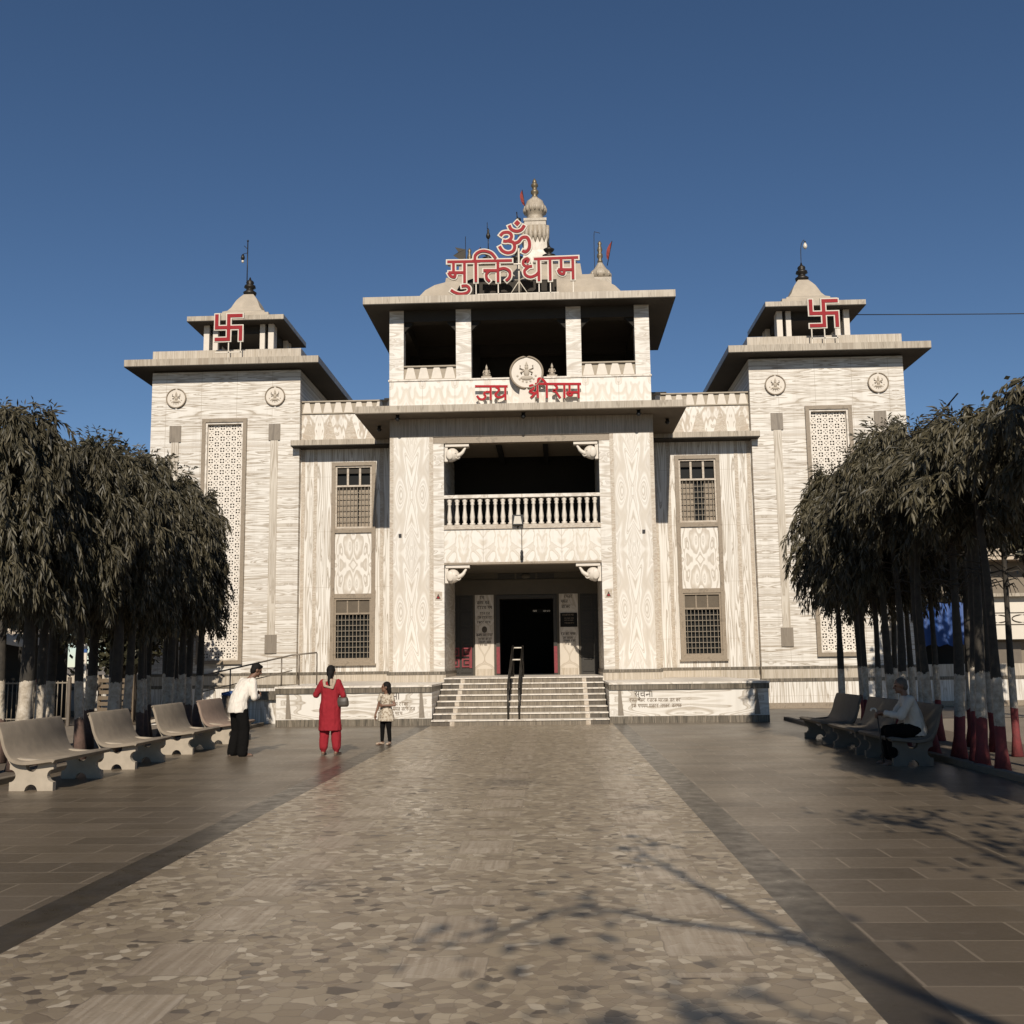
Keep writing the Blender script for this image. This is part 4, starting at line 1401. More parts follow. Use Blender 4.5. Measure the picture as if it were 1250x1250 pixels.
for x, k, lab in ((-1.05, 0, 'tiny pale seated statuette left of the round medallion on the parapet'), (1.0, 1, 'tiny pale pointed statuette right of the round medallion on the parapet')):
    st = thing('statuette', lab, 'statue', (x, 32.45, 10.41), group='statuettes on the parapet')
    mb = MB()
    mb.box(x - 0.16, x + 0.16, 32.36, 32.56, 10.41, 10.47)
    mb.ell((x, 32.46, 10.53), (0.13 if k == 0 else 0.10, 0.08, 0.07))
    mb.ell((x, 32.46, 10.62), (0.07, 0.06, 0.10))
    mb.ell((x, 32.46, 10.75), (0.042, 0.042, 0.055))
    mb.prism([(x - 0.03, 10.78), (x + 0.03, 10.78), (x, 10.87)], 32.43, 32.49)
    for sg_ in (-1, 1):
        mb.tube([(x + sg_ * 0.07, 32.44, 10.68), (x + sg_ * 0.11, 32.40, 10.58), (x + sg_ * 0.03, 32.38, 10.55)], 0.02, 6)
    mb.build('carved_figure', 'relief', st)

# floodlight on the balcony and the lamp under it
fl = thing('floodlight', 'square floodlight mounted on the balcony edge in front of the balusters', 'floodlight', (-0.13, YP - 0.02, 5.70))
mb = MB()
mb.box(-0.30, 0.04, YP - 0.16, YP - 0.02, 5.74, 6.06)
mb.tube([(-0.13, YP - 0.05, 5.72), (-0.13, YP + 0.0, 5.66)], 0.03, 6)
mb.build('housing', 'box', fl, bevel=0.01)
mb = MB()
mb.prism([(-0.26, 5.78), (0.0, 5.78), (-0.04, 6.02), (-0.22, 6.02)], YP - 0.175, YP - 0.162)
mb.build('lens', 'lampglass', fl)
pl = thing('pendant_lamp', 'small dark lamp hanging on a wire down the middle of the balcony front', 'lamp', (-0.02, YP - 0.05, 4.66))
mb = MB()
mb.tube([(-0.02, YP - 0.015, 5.70), (-0.02, YP - 0.02, 4.98)], 0.009, 5)
mb.build('wire', 'box', pl)
mb = MB()
mb.lathe(-0.02, YP - 0.07, [(0.03, 4.98), (0.05, 4.9), (0.035, 4.84), (0.055, 4.78), (0.04, 4.7), (0.02, 4.66)], 10)
mb.build('lamp_holder', 'box', pl)

# ------------------------------------------------------------------ rails
hr = thing('stair_handrail', 'dark twin handrail with pale rungs up the middle of the entrance steps', 'handrail', (-0.1, 28.0, 0))
mb = MB()
for x in (-0.31, -0.02):
    mb.tube([(x, 28.1, 0.0), (x, 28.1, 0.98)], 0.028, 8)
    mb.tube([(x, 31.8, ZF), (x, 31.8, ZF + 0.92)], 0.028, 8)
    mb.tube([(x, 28.05, 0.95), (x, 31.85, ZF + 0.90)], 0.034, 8)
    mb.tube([(x, 28.1, 0.50), (x, 31.8, ZF + 0.45)], 0.022, 8)
    mb.tube([(x, 29.9, 0.55), (x, 29.9, 1.50)], 0.024, 8)
mb.build('rails', 'metal', hr)
mb = MB()
for y, z in ((28.1, 0.60), (29.3, 1.20), (30.6, 1.68), (31.8, 2.03)):
    mb.tube([(-0.31, y, z), (-0.02, y, z)], 0.02, 8)
mb.build('rung', 'palemetal', hr)

# ramp on the left with its railing
rp = thing('access_ramp', 'sloping access ramp in front of the left tower, rising to the terrace', 'ramp', (-8, 30, 0))
mb = MB()
mb.prism([(-10.6, 0.0), (-6.50, 0.0), (-6.50, 0.84), (-10.6, 0.02)], 30.0, 31.4, 0)
mb.prism([(-10.6, 0.02), (-6.50, 0.84), (-6.50, 1.0), (-10.6, 0.10)], 29.93, 31.47, 1)
mb.box(-7.5, -6.47, 29.86, 29.93, 0.66, 0.90, 2)  # dark strip stands for the shade along the deck edge
mb.build('ramp_body', ['wing', 'band', 'darkband'], rp)
rr = thing('ramp_railing', 'thin grey railing climbing rightward beside the ramp to the terrace', 'railing', (-7.5, 30, 0.5))
mb = MB()


def rz_(x):
    return max(0.06, 0.10 + (x + 10.6) * 0.2195)


pts = [(-9.0, 29.98), (-8.2, 29.98), (-7.55, 29.98), (-6.75, 29.98), (-6.25, 29.98), (-5.75, 29.98)]
for x, y in pts:
    zb = min(rz_(x), 1.05)
    mb.tube([(x, y, zb), (x, y, zb + (0.9 if x < -6.4 else 0.88))], 0.02 if x > -8.9 else 0.026, 8)
mb.tube([(-9.0, 29.98, rz_(-9.0) + 0.90), (-6.45, 29.98, rz_(-6.45) + 0.88), (-5.75, 29.98, 1.95)], 0.022, 8)
mb.tube([(-9.0, 29.98, rz_(-9.0) + 0.45), (-6.45, 29.98, rz_(-6.45) + 0.45)], 0.014, 8)
mb.build('rails', 'greymetal', rr)

# ------------------------------------------------------------------ benches
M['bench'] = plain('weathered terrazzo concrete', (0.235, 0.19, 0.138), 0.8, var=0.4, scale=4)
M['benchleg'] = plain('pale bench support', (0.34, 0.285, 0.215), 0.85, var=0.25, scale=7)
M['benchred'] = plain('faintly reddish concrete', (0.235, 0.168, 0.125), 0.8, var=0.28, scale=7)
M['benchshade'] = plain('shaded bench concrete', (0.12, 0.10, 0.075), 0.8, var=0.3, scale=7)  # right benches' tree shade put into a darker concrete tone


def bench(label, loc, rz, length, mats, group):
    t = thing('park_bench', label, 'bench', loc, rz, group, world=False)
    # local: sits facing +X, length along Y
    prof = smooth_path([(-0.50, 0.90), (-0.455, 0.905), (-0.40, 0.78), (-0.34, 0.58), (-0.25, 0.44), (-0.10, 0.40), (0.10, 0.415), (0.28, 0.435), (0.335, 0.415)], 5)
    n = len(prof)
    th = 0.055
    low = []
    for i, p in enumerate(prof):
        a = Vector(prof[max(i - 1, 0)])
        b = Vector(prof[min(i + 1, n - 1)])
        d = (b - a).normalized()
        nn = Vector((d.y, -d.x))
        q = Vector(p) - Vector((-nn.x, -nn.y)) * th if False else Vector(p) + Vector((d.y, -d.x)) * th
        low.append((q.x, q.y))
    k = next(i for i, p in enumerate(prof) if p[1] < 0.45)
    for nm, i0, i1 in (('backrest', 0, k + 1), ('seat', k, n)):
        up, lo = prof[i0:i1], low[i0:i1]
        vs, fs = [], []
        L = len(up)
        ys = [-length / 2, -length / 2 + 0.02, length / 2 - 0.02, length / 2]
        for yi, y in enumerate(ys):
            sh = 0.008 if yi in (0, 3) else 0
            for p, q in zip(up, lo):
                m_ = ((p[0] + q[0]) / 2, (p[1] + q[1]) / 2)
                vs.append((p[0] + (m_[0] - p[0]) * sh / 0.027, y, p[1] + (m_[1] - p[1]) * sh / 0.027))
            for p, q in zip(up, lo):
                m_ = ((p[0] + q[0]) / 2, (p[1] + q[1]) / 2)
                vs.append((q[0] + (m_[0] - q[0]) * sh / 0.027, y, q[1] + (m_[1] - q[1]) * sh / 0.027))
        for yi in range(3):
            o, o2 = yi * 2 * L, (yi + 1) * 2 * L
            for i in range(L - 1):
                fs += [(o + i, o + i + 1, o2 + i + 1, o2 + i), (o + L + i, o2 + L + i, o2 + L + i + 1, o + L + i + 1)]
            fs += [(o, o2, o2 + L, o + L), (o + L - 1, o + 2 * L - 1, o2 + 2 * L - 1, o2 + L - 1)]
        for o in (0, 3 * 2 * L):
            for i in range(L - 1):
                fs.append((o + i, o + L + i, o + L + i + 1, o + i + 1))
        mb = MB()
        mb.add(vs, fs, 0, True)
        ob = mb.build(nm, [mats[0]], t)
        e = ob.modifiers.new('edges', 'EDGE_SPLIT')
        e.split_angle = rad(40)
    # supports with round cut-outs

    def arc(cx, cz, r, a0, a1, m=8):
        return [(cx + r * math.cos(rad(a0 + (a1 - a0) * i / m)), cz + r * math.sin(rad(a0 + (a1 - a0) * i / m))) for i in range(m + 1)]
    for y in (-length / 2 + 0.16, length / 2 - 0.16):
        mb = MB()
        left = [(-0.30, 0.0)] + [(-0.30, 0.12)] + arc(-0.30, 0.20, 0.075, -90, 90) + [(-0.30, 0.30), (-0.36, 0.44), (-0.30, 0.50)]
        # two halves meeting on the centre line so that the top hole and bottom arch can be cut out
        lh = [(-0.30, 0.0), (-0.09, 0.0)] + arc(0.0, 0.0, 0.085, 180, 90)[1:] + [(0.0, 0.25)] + arc(0.0, 0.33, 0.08, -90, -180)[1:] + [(-0.08, 0.36), (-0.30, 0.36)] + arc(-0.30, 0.20, 0.085, 90, -90)
        mb.prism([(x - 0.03, z) for x, z in lh], y - 0.045, y + 0.045, 0)
        mb.prism([(-x - 0.03, z) for x, z in lh][::-1], y - 0.045, y + 0.045, 0)
        mb.prism([(-0.33, 0.358), (0.27, 0.358), (0.25, 0.395), (-0.33, 0.44), (-0.38, 0.56), (-0.43, 0.70), (-0.47, 0.70), (-0.40, 0.48)], y - 0.048, y + 0.048, 0)
        mb.build('support', [mats[1]], t)
    return t


LB = [(15.25, 1.85, 'sunlit concrete bench on the left, nearest of its row and partly cut by the frame', ('bench', 'benchleg')),
      (17.95, 1.58, 'sunlit concrete bench on the left, second from the frame edge', ('bench', 'benchleg')),
      (20.70, 1.58, 'sunlit concrete bench on the left, just nearer than the reddish bench', ('bench', 'benchleg')),
      (23.20, 1.58, 'reddish concrete bench on the left, half behind the man in the white shirt', ('benchred', 'benchleg'))]
for y, ln, lab, mt in LB:
    bench(lab, (-6.12, y, 0), 0, ln, mt, 'concrete benches facing the path')
RB = [(17.45, 1.75, 'shaded dark bench on the right that the seated person rests on', ('benchshade', 'benchshade')),
      (19.45, 1.75, 'shaded dark bench on the right, just left of the seated person', ('benchshade', 'benchshade')),
      (21.75, 1.75, 'shaded dark bench on the right, farthest left of the seated person', ('benchshade', 'benchshade'))]
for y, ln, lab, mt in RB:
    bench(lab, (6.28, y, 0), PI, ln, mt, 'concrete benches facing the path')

# ------------------------------------------------------------------ mast trees
def mat_leaf(name, cols, trans=0.12):
    m = NT(name)
    g = m.n('ShaderNodeNewGeometry')
    c = m.ramp(g.outputs['Random Per Island'], [(0.0, cols[0]), (0.35, cols[1]), (0.7, cols[2]), (1.0, cols[3])])
    oi = m.n('ShaderNodeObjectInfo')
    h = m.n('ShaderNodeHueSaturation')
    m.link(c, h.inputs['Color'])
    m.val(h.inputs['Value'], m.math('MULTIPLY_ADD', oi.outputs['Random'], 0.35, 0.82))
    m.val(m.b.inputs['Base Color'], h.outputs[0])
    m.b.inputs['Roughness'].default_value = 0.5
    m.b.inputs['Specular IOR Level'].default_value = 0.35
    tr = m.n('ShaderNodeBsdfTranslucent')
    m.link(h.outputs[0], tr.inputs[0])
    mx = m.n('ShaderNodeMixShader')
    mx.inputs[0].default_value = trans
    m.link(m.b.outputs[0], mx.inputs[1])
    m.link(tr.outputs[0], mx.inputs[2])
    m.link(mx.outputs[0], m.out.inputs['Surface'])
    return m.m


M['leaf'] = mat_leaf('dusty mast tree leaves', ((0.028, 0.024, 0.012), (0.048, 0.041, 0.022), (0.075, 0.064, 0.037), (0.125, 0.106, 0.066)))
M['leafbroad'] = mat_leaf('broad leaves', ((0.022, 0.021, 0.010), (0.038, 0.035, 0.018), (0.055, 0.05, 0.026), (0.075, 0.068, 0.038)))


def mat_trunk(low):
    m = NT('painted mast tree trunk')
    o = m.obj()
    s = m.sep(o)
    oi = m.n('ShaderNodeObjectInfo')
    f = m.noise(o, 9, 5, 0.7)
    jit = m.math('ADD', m.math('MULTIPLY', m.math('SUBTRACT', m.noise(o, 7, 4, 0.7), 0.5), 0.22), m.math('MULTIPLY', m.math('SUBTRACT', oi.outputs['Random'], 0.5), 0.16))
    zz = m.math('ADD', s[2], jit)
    bark = m.ramp(f, [(0.3, (0.016, 0.013, 0.009)), (0.7, (0.045, 0.036, 0.025))])
    lime = m.ramp(f, [(0.28, (0.16, 0.13, 0.09)), (0.46, (0.36, 0.30, 0.225)), (0.72, (0.55, 0.485, 0.395))])
    redc = m.ramp(f, [(0.3, low[0]), (0.7, low[1])])
    c = m.mix(m.math('GREATER_THAN', zz, 1.36), lime, bark)
    c = m.mix(m.math('LESS_THAN', zz, 0.70), c, redc)
    m.bump(m.noise(m.comb(m.math('MULTIPLY', s[0], 30), m.math('MULTIPLY', s[1], 30), m.math('MULTIPLY', s[2], 5)), 1, 4, 0.7), 0.5, 0.02)
    return m.fin(c, 0.85)


M['trunk'] = mat_trunk(((0.07, 0.045, 0.033), (0.13, 0.075, 0.055)))
M['trunkred'] = mat_trunk(((0.10, 0.022, 0.02), (0.20, 0.03, 0.03)))
M['bark'] = plain('dark bark', (0.05, 0.04, 0.028), 0.9, var=0.35)


def mast_crown(seed, zb, zt, rad_, nsprig):
    """drooping sprigs of long narrow leaves hung round a leading stem"""
    rng = random.Random(seed)
    vs, fs = [], []

    def leaf(p, d, ln, wd):
        up = Vector((rng.uniform(-1, 1), rng.uniform(-1, 1), rng.uniform(-.3, .3)))
        sd_ = d.cross(up)
        if sd_.length < 1e-4:
            return
        sd_.normalize()
        nb = d.cross(sd_) * wd * 0.35
        o = len(vs)
        vs.extend([p, p + d * ln * .45 + sd_ * wd + nb, p + d * ln + Vector((0, 0, -ln * .10)), p + d * ln * .45 - sd_ * wd + nb])
        fs.append((o, o + 1, o + 2, o + 3))
    H = zt - zb
    lumps = [(rng.uniform(0, 2 * PI), rng.random(), rng.uniform(-.40, .38)) for _ in range(12)]
    nb_ = max(8, nsprig // 7)
    for b in range(nb_):
        t = ((b + rng.random()) / nb_) ** 0.85
        a0 = b * 2.39996 + rng.uniform(-.5, .5)
        env = (0.62 + 1.2 * t) if t < 0.3 else 1.0
        env *= max(0.16, (1 - max(0, (t - 0.5) / 0.56) ** 1.6))
        for la, lt, lv in lumps:
            da = math.cos(a0 - la)
            if da > 0.3 and abs(t - lt) < 0.25:
                env *= 1 + lv * (da - .3) / .7 * (1 - abs(t - lt) / .25)
        rb = rad_ * env * rng.uniform(.50, .86)
        zb_ = zb + 0.55 + (H - 0.55) * t + rng.uniform(-.12, .12)
        hang = rng.uniform(.55, 1.0) * (0.7 if t > .85 else 1.0)
        for i in range(7):
            a = a0 + rng.gauss(0, .20)
            out = Vector((math.cos(a), math.sin(a), 0))
            p = out * rb * rng.uniform(.72, 1.0) + Vector((rng.gauss(0, .05), rng.gauss(0, .05), zb_ + rng.uniform(-.10, .10)))
            L = hang * rng.uniform(.45, .95)
            d = (out * rng.uniform(.35, .75) + Vector((rng.uniform(-.25, .25), rng.uniform(-.25, .25), rng.uniform(-.25, .45)))).normalized()
            droop = rng.uniform(0.55, 1.0)
            nl = 13
            q = p.copy()
            for k in range(nl):
                d = (d + Vector((0, 0, -droop * 0.30))).normalized()
                q = q + d * (L / nl)
                s2 = d.cross(Vector((0, 0, 1)))
                if s2.length < 1e-3:
                    s2 = Vector((1, 0, 0))
                s2 = Matrix.Rotation(rng.uniform(-1.2, 1.2), 3, d) @ s2.normalized()
                for sgn in (-1, 1):
                    ld = (d * .6 + s2 * sgn * rng.uniform(.2, .75) + Vector((0, 0, -rng.uniform(.2, .9)))).normalized()
                    leaf(q + Vector((rng.uniform(-.02, .02), rng.uniform(-.02, .02), 0)), ld, rng.uniform(.12, .22), rng.uniform(.013, .023))
            leaf(q, d, .18, .018)
    for _ in range(14):      # young upright shoots at the top
        a = rng.uniform(0, 2 * PI)
        p = Vector((math.cos(a) * .15, math.sin(a) * .15, zt - .15))
        d = Vector((math.cos(a) * .4, math.sin(a) * .4, rng.uniform(.4, 1.2))).normalized()
        for k in range(9):
            p = p + d * .04
            d = (d + Vector((0, 0, -.06))).normalized()
            ld = (d + Vector((rng.uniform(-.9, .9), rng.uniform(-.9, .9), -rng.uniform(.1, .8)))).normalized()
            leaf(p, ld, rng.uniform(.10, .18), .015)
    me = bpy.data.meshes.new('crown')
    me.from_pydata(vs, [], fs)
    me.materials.append(M['leaf'])
    return me


def mast_trunk(seed, ztop, r, mat='trunk'):
    rng = random.Random(seed)
    mb = MB()
    ph = rng.uniform(0, 6)
    bend = rng.uniform(0.03, 0.13)
    pts, rs = [], []
    n = 14
    for i in range(n + 1):
        t = i / n
        z = ztop * t
        w_ = math.sin(t * PI) * bend + math.sin(t * 9 + ph) * 0.03 * t
        pts.append((w_ * math.cos(ph), w_ * math.sin(ph), z))
        rs.append(rng.uniform(.9, 1.1) * r * (1.22 - .3 * min(1, t * 12) + 0.0) * (1 - 0.62 * t) if i else r * 1.35)
    mb.tube(pts, rs, 10)
    for _ in range(16):
        z = rng.uniform(ztop * .55, ztop * .97)
        a = rng.uniform(0, 2 * PI)
        l_ = rng.uniform(.25, .55)
        mb.tube([(0, 0, z), (l_ * .6 * math.cos(a), l_ * .6 * math.sin(a), z + .05), (l_ * math.cos(a), l_ * math.sin(a), z - .1)], [.014, .010, .005], 5)
    me = mb.mesh('trunk', mat)
    return me


CROWN_L = [mast_crown(10 + i, 2.15, 5.4, 0.62, 420) for i in range(5)]
TRUNK_L = [mast_trunk(20 + i, 4.9, 0.115) for i in range(4)]
CROWN_R = [mast_crown(30 + i, 3.85, 5.95, 0.86, 260) for i in range(5)]
CROWN_F = [mast_crown(50 + i, 2.55, 5.85, 0.88, 390) for i in range(4)]
TRUNK_R = [mast_trunk(40 + i, 4.75, 0.088, 'trunkred') for i in range(4)]


def mast_tree(x, y, sc, kind, i, label, group):
    rng = random.Random(i * 77 + int(x * 10))
    t = thing('mast_tree', label, 'tree', (x, y, 0.03), rng.uniform(0, 6.28), group, world=False)
    tr = bpy.data.objects.new('trunk', (TRUNK_L if kind == 'L' else TRUNK_R)[i % 4])
    cr = bpy.data.objects.new('crown', CROWN_L[(i * 3 + 1) % 5] if kind == 'L' else CROWN_F[i % 4] if y > 20.4 else CROWN_R[(i * 3 + 1) % 5])
    for o in (tr, cr):
        COL.objects.link(o)
        o.parent = t
    g_ = rng.uniform(.78, 1.2)
    tr.scale = (g_, g_, 1.0)
    t.rotation_euler = (rng.uniform(-.022, .022), rng.uniform(-.022, .022), t.rotation_euler.z)
    tr.location.z = 0
    cr.scale = (rng.uniform(.92, 1.08), rng.uniform(.92, 1.08), sc)
    return t


GL, GR = 'mast trees in the left planting strip', 'mast trees in the right planting strip'
left_row = [(-7.62, y) for y in (16.2, 17.0, 17.9, 18.8, 19.9, 20.8, 21.6, 22.5, 23.6, 24.6, 25.4, 26.2)] + [(-8.6, y) for y in (18.2, 19.3, 20.3, 21.4, 22.6, 23.6, 24.8, 25.9, 27.0)]
ORD = ('first', 'second', 'third', 'fourth', 'fifth', 'sixth', 'seventh', 'eighth', 'ninth', 'tenth', 'eleventh', 'twelfth')
for i, (x, y) in enumerate(left_row):
    rng = random.Random(100 + i)
    if i == 11:
        lab = 'mast tree at the right end of the left row, in front of the tower lattice'
    elif i < 12:
        lab = 'dark mast tree behind the left benches, front row, %s from the frame edge' % ORD[i]
    else:
        lab = 'dark mast tree behind the left benches, back row, %s from the frame edge' % ORD[i - 12]
    mast_tree(x + rng.uniform(-.2, .2) - (.35 if i in (10, 11) else 0), y + rng.uniform(-.2, .2), rng.uniform(.93, 1.07) * (1.0 if y < 18 else 1.02) * (0.985 if y > 25.3 else 1.03 if y > 22 else 1), 'L', i, lab, GL)
right_row = [(7.12, 15.4), (7.1, 16.15), (7.3, 16.8), (7.25, 17.5), (7.15, 18.2), (7.3, 19.0), (7.15, 19.7), (7.3, 20.5), (7.15, 21.3), (7.3, 22.3), (7.2, 23.9)] + [(8.3, y) for y in (17.7, 18.6, 19.7, 21.1, 22.6, 24.1, 26.2)]
for i, (x, y) in enumerate(right_row):
    rng = random.Random(300 + i)
    if i == 0:
        lab = 'mast tree at the right frame edge, its trunk painted white and red'
    elif i == 10:
        lab = 'mast tree at the left end of the right row, against the right tower'
    elif i < 11:
        lab = 'slim mast tree behind the right benches, front row, %s from the frame edge' % ORD[i]
    else:
        lab = 'slim mast tree behind the right benches, back row, %s from the frame edge' % ORD[i - 11]
    sc = rng.uniform(.95, 1.03) * (0.86 if y < 16.9 else 0.89 if y < 19 else 0.99)
    mast_tree(x + rng.uniform(-.04, .04), y, sc, 'R', i, lab, GR)
for i, (x, y) in enumerate(((7.0, 6.6), (6.5, 7.9), (6.35, 8.9), (6.5, 9.5), (7.1, 12.6), (7.9, 13.8))):       # nearer trees, mostly unseen, some off the planting strip, placed to shade the right benches
    mast_tree(x, y, 0.86 if y > 12 else 1.0, 'R', i, 'mast tree nearer than the frame edge, placed to shade the right benches and paving', GR)


# ------------------------------------------------------------------ broad trees in the distance
def broad_tree(label, loc, zb, zt, rx, ry, ncl, seed, leaf=0.16):
    rng = random.Random(seed)
    t = thing('broadleaf_tree', label, 'tree', loc, 0, None, world=False)
    mb = MB()
    mb.tube([(0, 0, -0.05), (0.1, 0, zb * .5), (0.05, 0.1, zb + .4), (0, 0, (zb + zt) / 2)], [.28, .22, .17, .08], 10)
    for k in range(9):
        a = rng.uniform(0, 6.28)
        mb.tube([(0, 0, zb * rng.uniform(.7, 1.2)), (rx * .35 * math.cos(a), ry * .35 * math.sin(a), zb + (zt - zb) * .3), (rx * .7 * math.cos(a), ry * .7 * math.sin(a), zb + (zt - zb) * rng.uniform(.35, .7))], [.10, .07, .025], 6)
    mb.build('trunk', 'bark', t)
    vs, fs = [], []
    c0 = Vector((0, 0, (zb + zt) / 2))
    for k in range(ncl):
        a, b = rng.uniform(0, 2 * PI), math.asin(rng.uniform(-1, 1))
        r = rng.random() ** .33
        nz = 0.78 + 0.45 * noise.noise(Vector((math.cos(a) * 1.7, math.sin(a) * 1.7, b * 1.8 + seed)))
        c = c0 + Vector((rx * r * nz * math.cos(a) * math.cos(b), ry * r * nz * math.sin(a) * math.cos(b), (zt - zb) / 2 * r * nz * math.sin(b) * 1.15))
        cr = rng.uniform(.22, .5)
        for q in range(26):
            p = c + Vector((rng.gauss(0, 1), rng.gauss(0, 1), rng.gauss(0, .7))) * cr * .6
            d = Vector((rng.gauss(0, 1), rng.gauss(0, 1), rng.gauss(-.4, .8))).normalized()
            s_ = d.cross(Vector((rng.gauss(0, 1), rng.gauss(0, 1), rng.gauss(0, 1)))).normalized()
            L_ = leaf * rng.uniform(.7, 1.3)
            o = len(vs)
            vs += [p, p + d * L_ * .5 + s_ * L_ * .32, p + d * L_, p + d * L_ * .5 - s_ * L_ * .32]
            fs.append((o, o + 1, o + 2, o + 3))
    me = bpy.data.meshes.new('crown')
    me.from_pydata(vs, [], fs)
    me.materials.append(M['leafbroad'])
    o = bpy.data.objects.new('crown', me)
    COL.objects.link(o)
    o.parent = t
    return t


broad_tree('dark leafy tree rising behind the left tower, above the mast trees', (-19.2, 48, 0), 4.5, 12.4, 3.6, 3.2, 420, 5, 0.3)
broad_tree('dark tree behind the left mast trees, beside the roadside stalls', (-17.5, 36, 0), 2.6, 7.0, 4.2, 3.0, 380, 6, 0.26)
broad_tree('dense dark tree between the left mast trees and the left tower', (-12.2, 32.6, 0), 1.3, 5.6, 2.2, 1.2, 330, 15, 0.24)
broad_tree('dark tree at the left frame edge, beyond the mast trees', (-15.0, 27, 0), 2.9, 6.0, 2.6, 2.4, 300, 9, 0.22)
broad_tree('dark leafy tree at the right frame edge, in front of the grey building', (13.6, 28, 0), 3.9, 8.6, 2.5, 2.4, 420, 7, 0.24)

# unseen tree added behind the camera, boughs shaped to throw soft shadows on the path
st_ = thing('shade_tree', 'unseen tree added behind the viewer, its boughs throwing soft shadows on the path', 'tree', (4.9, -6.0, 0), 0, None, world=False)
BO = [((0, 0, -.05), (.1, .2, 2.4), (-.1, .5, 4.2), (-.6, 1.3, 5.0), (-1.9, 3.4, 5.5), (-2.55, 5.6, 5.6), (-2.85, 7.0, 5.5), (-2.95, 7.75, 5.4)),
      ((-1.0, 2.0, 5.2), (-2.2, 2.6, 5.5), (-3.1, 3.1, 5.5)), ((-2.2, 4.3, 5.55), (-3.0, 4.9, 5.5), (-3.55, 5.3, 5.45), (-4.1, 4.5, 5.4)),
      ((-.1, .5, 4.2), (.1, 3.0, 5.0), (.0, 6.0, 5.5), (-.05, 9.0, 5.6)), ((.05, 4.0, 5.2), (.5, 6.2, 5.5), (.9, 7.4, 5.5))]
mb = MB()
for b_, pts_ in enumerate(BO):
    sp_pts = smooth_path(pts_, 5)
    r0 = .13 if b_ == 0 else .045
    mb.tube(sp_pts, [max(.022, r0 * (1 - .95 * k / len(sp_pts))) for k in range(len(sp_pts))], 8)
mb.build('trunk', 'bark', st_)
rng = random.Random(77)
vs, fs = [], []
CL = [(-2.95, 7.75, 5.4, .42, 90), (-3.5, 5.25, 5.5, .5, 110), (-4.1, 4.45, 5.4, .34, 60), (-3.1, 3.05, 5.5, .6, 170), (-2.6, 2.6, 5.6, .5, 110), (-2.0, 4.6, 5.5, .3, 35), (-2.75, 6.5, 5.5, .22, 22),
      (-.05, 8.9, 5.6, .5, 110), (-.4, 9.2, 5.5, .4, 60), (.5, 7.2, 5.5, .55, 130), (.9, 7.4, 5.5, .5, 110), (.2, 6.2, 5.4, .6, 120), (1.2, 8.6, 5.6, .6, 130), (1.6, 7.0, 5.2, .6, 120)]
for x_, y_, z_, r_, n_ in CL:
    for q in range(int(n_ * (.32 if x_ < -1.5 else .7))):
        p = Vector((x_ + rng.gauss(0, r_ * .6), y_ + rng.gauss(0, r_ * .6), z_ + rng.gauss(0, .2)))
        d = Vector((rng.gauss(0, 1), rng.gauss(0, 1), rng.gauss(-.5, .7))).normalized()
        s_ = d.cross(Vector((rng.gauss(0, 1), rng.gauss(0, 1), rng.gauss(0, 1)))).normalized()
        L_ = .17 * rng.uniform(.7, 1.3)
        o_ = len(vs)
        vs += [p, p + d * L_ * .5 + s_ * L_ * .3, p + d * L_, p + d * L_ * .5 - s_ * L_ * .3]
        fs.append((o_, o_ + 1, o_ + 2, o_ + 3))
me = bpy.data.meshes.new('crown')
me.from_pydata(vs, [], fs)
me.materials.append(M['leafbroad'])
o_ = bpy.data.objects.new('crown', me)
COL.objects.link(o_)
o_.parent = st_

# ------------------------------------------------------------------ compound walls, stalls and buildings behind the trees
M['wallwhite'] = marble('compound wall slabs', 5.0, 0.25, 3.0, seed=30.0, jx=(0, 0.3), lines=0.4)
for s, lab in ((-1, 'low white banded compound wall running left from the left tower'), (1, 'low white banded compound wall running right from the right tower, past the blue awning')):
    mb = MB()
    x0, x1 = s * 12.96, s * (16.8 if s > 0 else 16.0)
    mb.box(x0, x1, YT, YT + 0.25, 0.0, 0.18, 1)
    mb.box(x0, x1, YT + 0.01, YT + 0.24, 0.18, 0.86, 0)
    mb.box(x0, x1, YT - 0.01, YT + 0.26, 0.86, 0.97, 2)
    mb.box(x0, x1, YT, YT + 0.25, 0.97, 1.36, 3)
    tag(mb.build('compound_wall', ['wallwhite', 'frame', 'darkband', 'band']), lab, 'wall')

M['tarp'] = plain('blue tarpaulin', (0.022, 0.062, 0.20), 0.6, var=0.25, scale=3)
M['greywall'] = plain('grey brown plaster', (0.19, 0.155, 0.115), 0.85, var=0.25, scale=1.2)
M['shopwhite'] = plain('white shop plaster', (0.60, 0.54, 0.45), 0.7, var=0.12, scale=2)
M['shadeshop'] = plain('dark stall inside', (0.02, 0.017, 0.013), 0.9)
M['canvas'] = plain('pale canvas', (0.45, 0.37, 0.28), 0.8, var=0.2)
M['woodslat'] = plain('brown timber', (0.13, 0.095, 0.06), 0.8, var=0.3)
M['bluepaint'] = plain('blue paint', (0.03, 0.08, 0.22), 0.6)

